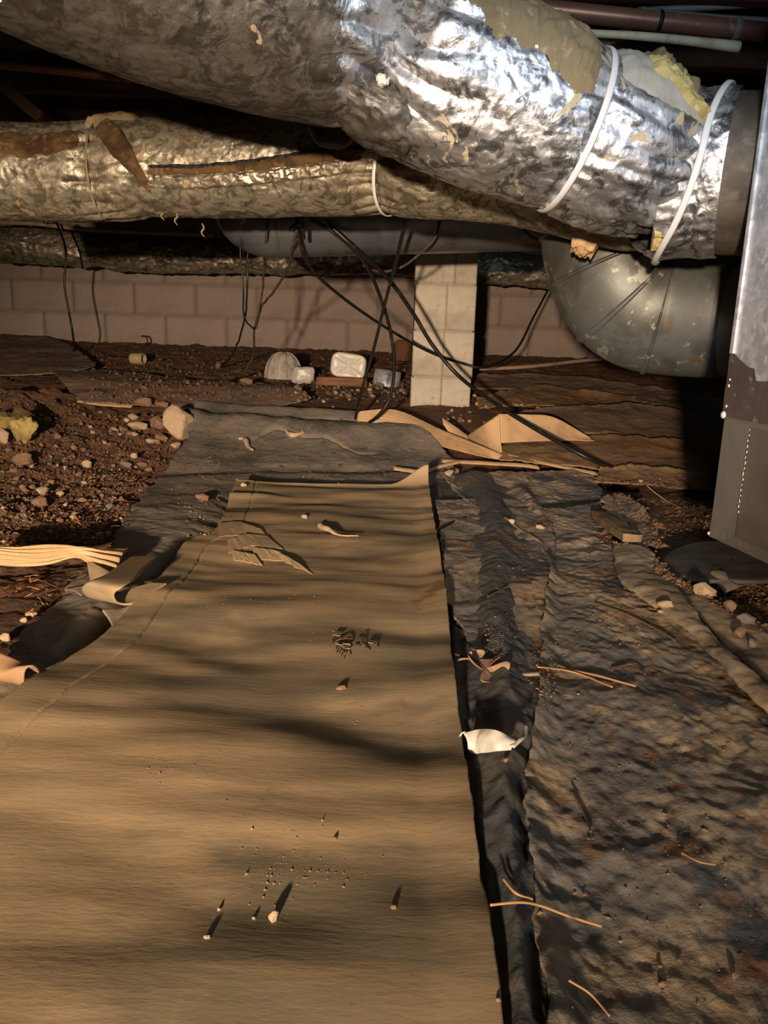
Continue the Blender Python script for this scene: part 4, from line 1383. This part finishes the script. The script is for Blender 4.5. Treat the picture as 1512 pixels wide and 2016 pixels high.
# stones on the board
rock(539, 1818, 26, 28, 'p', 'white stone standing on the board in the foreground', dz=.042)
rock(500, 1815, 9, 8, 'p', 'tiny white chip left of the white stone on the board', dz=.042)
rock(432, 1798, 10, 8, 'p', 'white speck of stone on the board left of the white stone', dz=.042)
rock(408, 1858, 16, 8, 'p', 'pale flake on the board below the white speck', dz=.042)
rock(600, 1020, 14, 9, 'p', 'cream pebble on the far part of the board', dz=.045)
rock(672, 1362, 22, 9, 'b', 'brown chip on the middle of the board', dz=.042)
rock(775, 1788, 14, 9, 'b', 'brown pebble on the board toward its right edge', dz=.042)
rock(660, 1656, 10, 9, 'b', 'lone tan crumb on the near half of the board', dz=.042)

rnd = random.Random(5)


def in_left_dirt(x, y):
    return x < 345 - (y - 880) * .75 if y > 880 else x < 345


n = 0
while n < 110:
    x, y = rnd.uniform(-5, 350), rnd.uniform(810, 1070)
    if not in_left_dirt(x, y):
        continue
    n += 1
    w = rnd.choice([7, 8, 9, 11, 13, 16])
    rock(x, y, w, w * rnd.uniform(.5, .8), rnd.choice('bbbpg'), 'small loose pebble among the dirt clods left of the black fabric', 'pebble', 'pebbles in the left dirt', k=None)
for k in range(60):
    x = rnd.uniform(560, 800)
    y = rnd.gauss(775, 10)
    w = rnd.choice([6, 7, 9, 11])
    rock(x, max(y, 755), w, w * .65, rnd.choice('bpgg'), 'small gravel stone lying before the foot of the block pier', 'pebble', 'gravel before the pier')
for k in range(40):
    x = rnd.uniform(880, 1060)
    y = rnd.uniform(795, 835)
    w = rnd.choice([6, 8, 10])
    rock(x, y, w, w * .65, rnd.choice('bpg'), 'small gravel stone in the dirt right of the pier foot', 'pebble', 'gravel right of the pier', dz=.0)
for k in range(30):
    x = rnd.uniform(1295, 1510)
    y = rnd.uniform(1085, 1230)
    if y > 1140 + (x - 1330) * .5:
        continue
    w = rnd.choice([8, 10, 13])
    rock(x, y, w, w * .65, rnd.choice('bgg'), 'small rubble stone in the dirt beside the right fabric folds', 'pebble', 'rubble at the right')

# crumbs nobody could count: one joined scatter per area
def crumbs(name, pts, smin, smax, m_, label, dzs, flat=.6):
    base = np.array([[0, 0, 1], [.9, 0, -.1], [-.3, .8, 0], [-.6, -.6, .1], [.2, -.9, -.2], [0, 0, -.6]], float)
    tri = np.array([[0, 1, 2], [0, 2, 3], [0, 3, 4], [0, 4, 1], [5, 2, 1], [5, 3, 2], [5, 4, 3], [5, 1, 4]])
    rr = np.random.RandomState(len(pts))
    Vs, Ts = [], []
    for i, p in enumerate(pts):
        s = smin * (smax / smin) ** (rr.rand() ** 2)
        B = base * (1 + .35 * rr.normal(size=base.shape))
        a = rr.rand() * 6.28
        R = np.array([[math.cos(a), -math.sin(a), 0], [math.sin(a), math.cos(a), 0], [0, 0, flat]])
        Vs.append(p + (B @ R.T) * s)
        Ts.append(tri + 6 * i)
    o = obj(name, np.concatenate(Vs), None, np.concatenate(Ts), mat=m_, smooth=False)
    return tag(o, label, 'debris', None, 'stuff')


def scatter_px(n, fn, dz):
    out, rr, guard = [], random.Random(n), 0
    while len(out) < n and guard < n * 30:
        guard += 1
        p = fn(rr)
        if p is not None:
            out.append(GT(p[0], p[1], .0005))
    return out


def f_left(rr):
    x, y = rr.uniform(-20, 350), rr.uniform(790, 1090)
    return (x, y) if in_left_dirt(x, y) else None


crumbs('dirt_crumbs', scatter_px(3600, f_left, -.002), .003, .009, CRUMB, 'loose crumbs of soil over the dirt left of the black fabric', 0)
crumbs('gravel_crumbs', scatter_px(450, f_left, .001), .0015, .006, STONE_P, 'fine pale grit over the dirt left of the black fabric', 0)
crumbs('dirt_crumbs', scatter_px(1200, lambda rr: (rr.uniform(180, 820), rr.uniform(690, 790)), -.002), .006, .015, CRUMB, 'loose soil crumbs along the foot of the back wall', 0)
crumbs('dirt_crumbs', scatter_px(900, lambda rr: (rr.uniform(1180, 1420), rr.uniform(940, 1075)), .0), .003, .009, CRUMB, 'loose soil crumbs between the fabric and the cabinet foot', 0)
crumbs('dirt_crumbs', scatter_px(700, lambda rr: (lambda x: (x, rr.uniform(1080, 1135 + (x - 1300) * .55)))(rr.uniform(1290, 1520)), .0), .003, .008, CRUMB, 'dark soil crumbs around the rubble at the right', 0)


def f_blob(cx, cy, sx, sy):
    return lambda rr: (rr.gauss(cx, sx), rr.gauss(cy, sy))


def f_mix(lst):
    return lambda rr: (lambda b: (rr.gauss(b[0], b[2]), rr.gauss(b[1], b[3])))(rr.choice(lst))


crumbs('board_crumbs', [p + (0, 0, bz(p[0], p[1]) - p[2]) for p in scatter_px(420, f_mix([(690, 1270, 45, 16), (560, 1700, 40, 40), (530, 1740, 30, 40), (520, 1190, 80, 12), (700, 1390, 10, 25), (680, 1050, 40, 8), (340, 1525, 50, 22), (640, 1720, 60, 20), (620, 1190, 70, 30)]), .043)],
       .0005, .0018, STONE_B, 'brown soil crumbs and litter specks scattered on the board', 0)
crumbs('fabric_crumbs', scatter_px(900, f_mix([(960, 1060, 50, 40), (1000, 1140, 40, 50), (1130, 1040, 50, 25), (1230, 1230, 40, 22), (1080, 1330, 20, 30), (1180, 1230, 50, 60), (1300, 1500, 120, 90), (1350, 1750, 100, 120), (980, 1270, 15, 20)]), .034),
       .0008, .003, STONE_B, 'brown soil crumbs scattered over the dusty fabric', 0, .35)
crumbs('fabric_crumbs', scatter_px(500, f_mix([(400, 900, 50, 14), (420, 930, 40, 20), (400, 1000, 30, 30), (700, 935, 60, 8), (640, 900, 120, 20)]), .03), .001, .005, STONE_B, 'brown soil crumbs scattered over the black fabric mound', 0)

# pale torn bits lying on the mound fabric
for k, (pts, lab) in enumerate((([(470, 864), (482, 866), (488, 878), (497, 886)], 'cream torn paper scrap on the black mound, left one'),
                                ([(563, 850), (578, 857), (596, 853), (594, 846)], 'cream torn paper scrap on the black mound, right one'),
                                ([(630, 1036), (655, 1048), (680, 1055), (706, 1056)], 'cream crumbled insulation scrap on the far part of the board'))):
    c = [GT(x, y, .006) for x, y in pts]
    V, q, t = wire(c, [.004, .010, .007, .004] if k < 2 else [.007, .006, .002, .001], 40, 8, True, .005, k + 3)
    tag(obj('paper_scrap', V, q, t, mat=STONE_P), lab, 'scrap')

# wood slab on the right
A, B = GT(1178, 1012, .013), GT(1245, 1060, .013)
d = (B - A) / np.linalg.norm(B - A)
s = np.cross((0, 0, 1.0), d)
s /= np.linalg.norm(s)
V, q = rough_box((A + B) / 2, (np.linalg.norm(B - A) / 2, .022, .010), np.stack([d, s, np.cross(d, s)]), n=12, amp=.006, freq=26, seed=4, chamfer=1.2)
tag(obj('wood_slab', V, q, mat=mat('weathered_wood', (.24, .16, .095), .9, 0, [(14, .42, .66, (.14, .09, .055)), (60, .56, .7, (.34, .25, .16))], [(60, .5, .004)])), 'weathered brown slab of wood lying on the fabric toward the cabinet', 'wood')

# grey rubber sheet under the cabinet
ph = np.linspace(0, 2 * PI, 64, endpoint=False)
cpx, cpy, rx_, ry_ = 1440, 1104, 142, 44
rows = []
ed = np.array([G(cpx + rx_ * math.cos(a) * (1 + .05 * math.sin(3 * a)), cpy + ry_ * math.sin(a) * (1 + .1 * math.sin(2 * a + 1)) - .0 * a, .03) for a in ph])
ctr = ed.mean(0)
rr_ = np.linspace(1, 0.02, 14)
P = ctr + (ed - ctr)[None] * rr_[:, None, None]
P[..., 2] += .004 * fbm(P[..., 0] * 12, P[..., 1] * 12, 2, 3)
Vd = np.concatenate([P.reshape(-1, 3), P.reshape(-1, 3) - [0, 0, .006]])
rim = np.array([[(j + 1) % 64, j, j + 14 * 64, (j + 1) % 64 + 14 * 64] for j in range(64)])
tag(obj('rubber_sheet', Vd, np.concatenate([grid_quads(14, 64, True), grid_quads(14, 64, True, 14 * 64)[:, ::-1], rim]), mat=GREY_SHEET), 'flat rounded grey sheet on the ground under the furnace cabinet', 'sheet')
V, q = surf_sheet([G(1410, 1120, .03), G(1426, 1124, .035), G(1440, 1145, .03), G(1465, 1152, .02)], [G(1396, 1128, .03), G(1412, 1150, .025), G(1428, 1166, .02), G(1440, 1162, .02)], 8, 24, .003, .002)
tag(obj('paper_scrap', V, q, mat=FAB_TAN), 'grey tan paper scrap at the edge of the grey sheet', 'scrap')

# --- litter by the wall: dome, jug, metal collar, crumpled white piece, plank, tan ring
def lathe(prof, c, ax, n=40):
    """profile (radius, along) turned about the axis ax through c"""
    ax = np.asarray(ax, float)
    ax /= np.linalg.norm(ax)
    s = np.cross(ax, (0.3, .2, 1.0))
    s /= np.linalg.norm(s)
    t = np.cross(ax, s)
    a = np.linspace(0, 2 * PI, n, endpoint=False)
    pr = np.array(prof)
    V = np.asarray(c) + pr[:, 1, None, None] * ax + pr[:, 0, None, None] * (np.cos(a)[None, :, None] * s + np.sin(a)[None, :, None] * t)
    return V, grid_quads(len(pr), n, True)


g = G(559, 742, 0)
sc = g[1] / FPX
R = 36 * sc
a = np.linspace(0, 2 * PI, 65)[:-1]
rows = []
for f in np.linspace(.02, 1, 18):
    th = f * PI / 2
    rad = R * math.sin(th) * (1 + .05 * np.abs(np.sin(a * 6)) - .03)
    rows.append(np.stack([g[0] + rad * np.cos(a), g[1] + rad * np.sin(a) * .9, np.full(64, g[2] - .01 + 50 * sc * math.cos(th) ** .8)], -1))
P = np.array(rows)
dm = thing('plastic_dome', g, 'dusty white ribbed dome lying in the dirt by the wall', 'dome')
obj('shell', P, grid_quads(18, 64, True), mat=DOME, parent=dm)
for k in range(6):
    th = np.linspace(.15, PI / 2, 12)
    an = -PI / 2 + (k - 2.5) * .52
    pts = np.stack([g[0] + R * 1.015 * np.sin(th) * math.cos(an), g[1] + R * .93 * np.sin(th) * math.sin(an), g[2] - .008 + 50.6 * sc * np.cos(th) ** .8], -1)
    V, q, t = wire(pts, .0035, 24, 5, True)
    obj('rib', V, q, t, mat=DOME, parent=dm)

g = G(686, 744, 0)
sc = g[1] / FPX
jg = thing('plastic_jug', g, 'milky plastic jug lying with its base turned to the camera', 'jug')
w, h = 34 * sc, 24 * sc
n_, rws = 48, []
a = np.linspace(0, 2 * PI, n_, endpoint=False)
sq = (np.abs(np.cos(a)) ** 4 + np.abs(np.sin(a)) ** 4) ** -.25
for (yoff, k_) in ((.012, .02), (.009, .35), (.004, .6), (.0, .86), (.006, .96), (.02, 1.0), (.10, 1.0), (.15, .96), (.19, .7), (.22, .3), (.25, .28), (.25, .02)):
    den = .012 * np.exp(-(((a - PI / 4) % (PI / 2) - 0) ** 2) / .02) if k_ < .8 else 0
    den = -.006 * np.abs(np.sin(2 * a)) ** 6 * (k_ < .9)
    rws.append(np.stack([g[0] + w * k_ * sq * np.cos(a), g[1] - .05 + yoff - den + 0 * a, g[2] + h * .97 + h * k_ * sq * np.sin(a)], -1))
P = np.array(rws)
ca, sa = math.cos(-.12), math.sin(-.12)
cc = np.array([g[0], 0, g[2] + h])
Q = P.copy()
Q[..., 0] = cc[0] + (P[..., 0] - cc[0]) * ca - (P[..., 2] - cc[2]) * sa
Q[..., 2] = cc[2] + (P[..., 0] - cc[0]) * sa + (P[..., 2] - cc[2]) * ca
obj('body', Q, grid_quads(len(rws), n_, True), mat=PLASTIC, parent=jg)
for s1 in (1, -1):
    pts = [np.array([g[0] - .72 * w * s1, g[1] - .052, g[2] + h * .97 - .62 * h]), np.array([g[0], g[1] - .042, g[2] + h]), np.array([g[0] + .72 * w * s1, g[1] - .052, g[2] + h * .97 + .62 * h])]
    V, q, t = wire(pts, .004, 20, 6, True)
    obj('base_rib', V, q, t, mat=PLASTIC, parent=jg)

g = G(760, 756, 0)
sc = g[1] / FPX
R = 26 * sc
V, q = lathe([(R, 0), (R, 30 * sc), (R * .97, 30 * sc), (R * .97, 0), (R, 0)], g + (0, 0, -.01), (.12, 0, 1), 48)
mc = tag(obj('metal_collar', V, q, mat=CAB_UP), 'shiny short metal duct collar standing in the dirt left of the pier', 'collar')
V, q = rough_box(G(598, 752, 0) + (0, 0, .035), (20 * sc, .03, 16 * sc), n=9, amp=.014, freq=22, seed=6, chamfer=.8)
tag(obj('crushed_bucket', V, q, mat=WRAP), 'crushed white plastic piece in front of the ribbed dome', 'plastic')
A, B = G(622, 756, .03), G(722, 757, .03)
V, q = rough_box((A + B) / 2 + (0, .02, .012), (abs(B[0] - A[0]) / 2, .03, .020), n=6, amp=.002, seed=8)
tag(obj('wood_plank', V, q, mat=mat('red_brown_wood', (.24, .115, .06), .85, 0, [(8, .4, .65, (.16, .075, .04), (1, 8, 8))])), 'reddish brown plank lying below the plastic jug', 'wood')
g = G(272, 716, 0)
sc = g[1] / FPX
R = 10.5 * sc
V, q = lathe([(R, -13 * sc), (R, 13 * sc), (R * .82, 13 * sc), (R * .82, -12 * sc), (R, -13 * sc)], g + (0, 0, R * .9), (1, -.25, 0), 36)
tag(obj('pipe_coupling', V, q, mat=TAN_PVC), 'short tan plastic pipe ring lying in the dirt at the left', 'pipe')
g = G(283, 668, .0)
V, q, t = wire([g + np.array([.025 * math.cos(a_), 0, .03 + .03 * math.sin(a_)]) for a_ in np.linspace(-1.2, 2.2, 9)], .005, 30, 6, True)
tag(obj('wire_hook', V, q, t, mat=CABLE), 'small dark hook standing against the wall foot at the left', 'hook')
g = G(792, 700, .02)
V, q = rough_box(g + (.0, 0, .03), (.05, .03, .06), n=8, amp=.02, freq=14, seed=9, chamfer=1)
tag(obj('earth_lump', V, q, mat=DIRT), 'lump of earth against the wall just left of the pier', 'earth')

# yellow insulation clump at the left
g = G(30, 868, 0)
ins = thing('insulation_clump', g, 'torn clump of yellow insulation on the dirt at the left edge', 'insulation')
for k, (dx, dy, dz_, r_) in enumerate(((-.06, .04, .05, .055), (.03, .0, .035, .045), (.0, .06, .06, .05))):
    me = rock_mesh(40 + k, 4, .0)
    V = np.array([v.co[:] for v in me.vertices])
    V = V * (1 + .55 * fbm(V[:, 0] * 2.1 + k, V[:, 1] * 2.1, V[:, 2] * 2.1, 5, .6))[:, None] * np.array([1.0, .9, 1.0]) * r_
    T_ = np.array([list(p.vertices) for p in me.polygons])
    obj('tuft', V + g + (dx, dy, dz_), None, T_, mat=[mat('dull_yellow_wool', (.30, .22, .07), .95, 0, [(30, .4, .65, (.16, .11, .04))], [(90, .8, .006)]), INS_YELL, INS_BROWN][k] if k != 1 else mat('yellow_wool', (.40, .32, .12), .95, 0, [(30, .4, .65, (.24, .17, .06))], [(90, .8, .006)]), parent=ins)
    bpy.data.meshes.remove(me)

# oak leaf: five-lobed outline with curled lobes
def oak_leaf(c, heading, size, label):
    e1 = np.array([math.cos(heading), math.sin(heading), 0])
    e2 = np.array([-e1[1], e1[0], 0])
    t = np.linspace(0, 1, 90)
    wid = .05 + .30 * np.abs(np.sin(t * PI * 3.3 + .2)) ** 1.2 * np.sin(t * PI) ** .35
    wid = wid * (1 - .2 * t)
    v = np.linspace(-1, 1, 15)
    Tg, Vg = np.meshgrid(t, v, indexing='ij')
    W = wid[:, None] * Vg
    z = .10 + .22 * np.abs(Vg) ** 2 * (wid[:, None] / .3) * (1 + .8 * np.sin(Tg * 9 + 2 * np.sign(Vg))) + .10 * np.sin(Tg * 5)
    sweep = .38 * np.abs(W)
    P = np.asarray(c) + size * ((Tg + sweep)[..., None] * e1 + W[..., None] * e2 + (z * .6)[..., None] * np.array([0, 0, 1.0]))
    V, q = slab_grid(P, .0008)
    lf = thing('oak_leaf', c, label, 'leaf')
    obj('blade', V, q, mat=LEAF, parent=lf)
    pts = [np.asarray(c) + size * (x * e1 + np.array([0, 0, .6 * (.105 + .10 * math.sin(x * 5)) + .01])) for x in (-.22, 0, .2, .4, .6, .8, .98)]
    V, q, t_ = wire(pts, [.0016, .0013, .001, .0005], 40, 5, True)
    obj('stem', V, q, t_, mat=TWIGM, parent=lf)
    return lf


oak_leaf(GT(908, 1302, .012), -1.0, .078, 'brown curled oak leaf between the board edge and the dusty fabric')

# white wrapper
A = [GT(914, 1446, .014), GT(940, 1438, .020), GT(975, 1443, .018), GT(1012, 1458, .008)]
B = [GT(926, 1482, .004), GT(942, 1490, .003), GT(975, 1486, .004), GT(1006, 1479, .003)]
V, q = surf_sheet(A, B, 16, 30, .003, .0012, seed=7, amp=.004)
wr = thing('plastic_wrapper', GT(960, 1480, .0), 'crumpled white plastic wrapper lying by the right edge of the board', 'wrapper')
obj('body', V, q, mat=WRAP, parent=wr, smooth=False)
c = [GT(1004, 1468, .008), GT(1020, 1460, .010), GT(1028, 1446, .012), GT(1031, 1434, .014)]
V, q = surf_sheet(c, [p + np.array([.004, -.002, -.001]) for p in c], 6, 20, .001, .0012, amp=.001)
obj('twisted_tail', V, q, mat=WRAP, parent=wr)
c = [GT(920, 1452, .012), GT(912, 1446, .014), GT(904, 1452, .010)]
V, q = surf_sheet(c, [p + np.array([.002, .004, 0]) for p in c], 6, 16, .001, .0012, amp=.001)
obj('twisted_tail', V, q, mat=WRAP, parent=wr)

# pine needles and twigs
for k, (pts, r, m_, lab) in enumerate((
        ([(965, 1782), (1030, 1778), (1070, 1788), (1120, 1808), (1182, 1840)], .0010, NEEDLE, 'long orange pine needle crossing the dark fabric strip at the bottom'),
        ([(990, 1748), (1015, 1762), (1045, 1780)], .0012, NEEDLE, 'short splintered needle end above the long orange needle'),
        ([(1056, 1312), (1120, 1322), (1180, 1335), (1252, 1352)], .0013, NEEDLE, 'long pine needle on the dusty fabric level with the oak leaf'),
        ([(1058, 1316), (1130, 1330), (1205, 1356)], .0012, NEEDLE, 'second pine needle lying just under the long one'),
        ([(1205, 1322), (1242, 1310), (1270, 1330)], .0012, TWIGM, 'bent dark twig right of the pine needles'),
        ([(1172, 1188), (1220, 1208), (1270, 1228), (1330, 1262)], .0018, TWIGM, 'long dark twig on the dusty fabric below the wood slab'),
        ([(960, 1175), (1000, 1155), (1045, 1152)], .0014, TWIGM, 'arched thin twig on the dusty flap beside the board'),
        ([(1340, 1690), (1375, 1702), (1408, 1716)], .0007, NEEDLE, 'short pine needle on the fabric at the lower right'),
        ([(1125, 1560), (1150, 1600), (1165, 1640)], .0010, TWIGM, 'thin dark stem on the fabric right of the fold'),
        ([(1120, 1930), (1160, 1965), (1200, 2005)], .0008, NEEDLE, 'orange needle at the very bottom right of the fold'),
        ([(1330, 940), (1370, 970), (1400, 990)], .003, TWIGM, 'dark twig in the dirt left of the cabinet'),
        ([(1265, 962), (1310, 985), (1340, 1000)], .002, NEEDLE, 'pale straw in the dirt left of the cabinet'))):
    c = [GT(x, y, .006 if y > 1700 else .0025) for x, y in pts]
    V, q, t = wire(c, r, 40, 5, True, .002, k)
    tag(obj('pine_needle' if m_ is NEEDLE else 'twig', V, q, t, mat=m_), lab, 'twig')
for k in range(16):
    x, y = rnd.gauss(690, 32), rnd.gauss(1272, 12)
    a_ = rnd.uniform(0, PI)
    L_ = rnd.uniform(14, 40)
    c = [GB(x + L_ * f * math.cos(a_), y + L_ * f * math.sin(a_) * .6, .0015 + .004 * math.sin((f + .5) * PI)) for f in (-.5, 0, .5)]
    V, q, t = wire(c, .0007, 14, 4, True, .002, k)
    tag(obj('twig', V, q, t, mat=TWIGM), 'thin dark twig in the litter tuft on the middle of the board', 'twig', 'twigs of the litter tuft')
for k in range(6):
    x, y = rnd.gauss(695, 25), rnd.gauss(1266, 7)
    c = [GB(x + dx, y + 2 * math.sin(dx), .003) for dx in (-7, 0, 7)]
    V, q = surf_sheet(c, [p + np.array([.001, -.005, .002]) for p in c], 5, 10, .001, .0006, seed=k)
    tag(obj('leaf_bit', V, q, mat=LEAF), 'pale leaf fragment in the litter tuft on the middle of the board', 'leaf', 'leaf fragments of the litter tuft')
# straw tangle and root hairs on the left dirt
for k in range(46):
    if k < 26:
        x, y = rnd.gauss(170, 45), rnd.gauss(1022, 14)
    else:
        x, y = rnd.gauss(95, 45), rnd.gauss(1165, 18)
    a_ = rnd.uniform(0, PI)
    L_ = rnd.uniform(18, 46)
    c = [GT(x + L_ * f * math.cos(a_), y + L_ * f * math.sin(a_) * .5, .004 + .008 * (abs(f) < .3)) for f in (-.5, -.15, .2, .5)]
    V, q, t = wire(c, .0009, 16, 4, True, .008, k)
    tag(obj('root_fibre', V, q, t, mat=NEEDLE if k % 3 else TWIGM), 'thin root fibre in the straw tangle above the twisted corrugated strip' if k < 26 else 'thin root fibre on the dirt below the twisted corrugated strip', 'root',
        'root fibres above the strip' if k < 26 else 'root fibres below the strip')
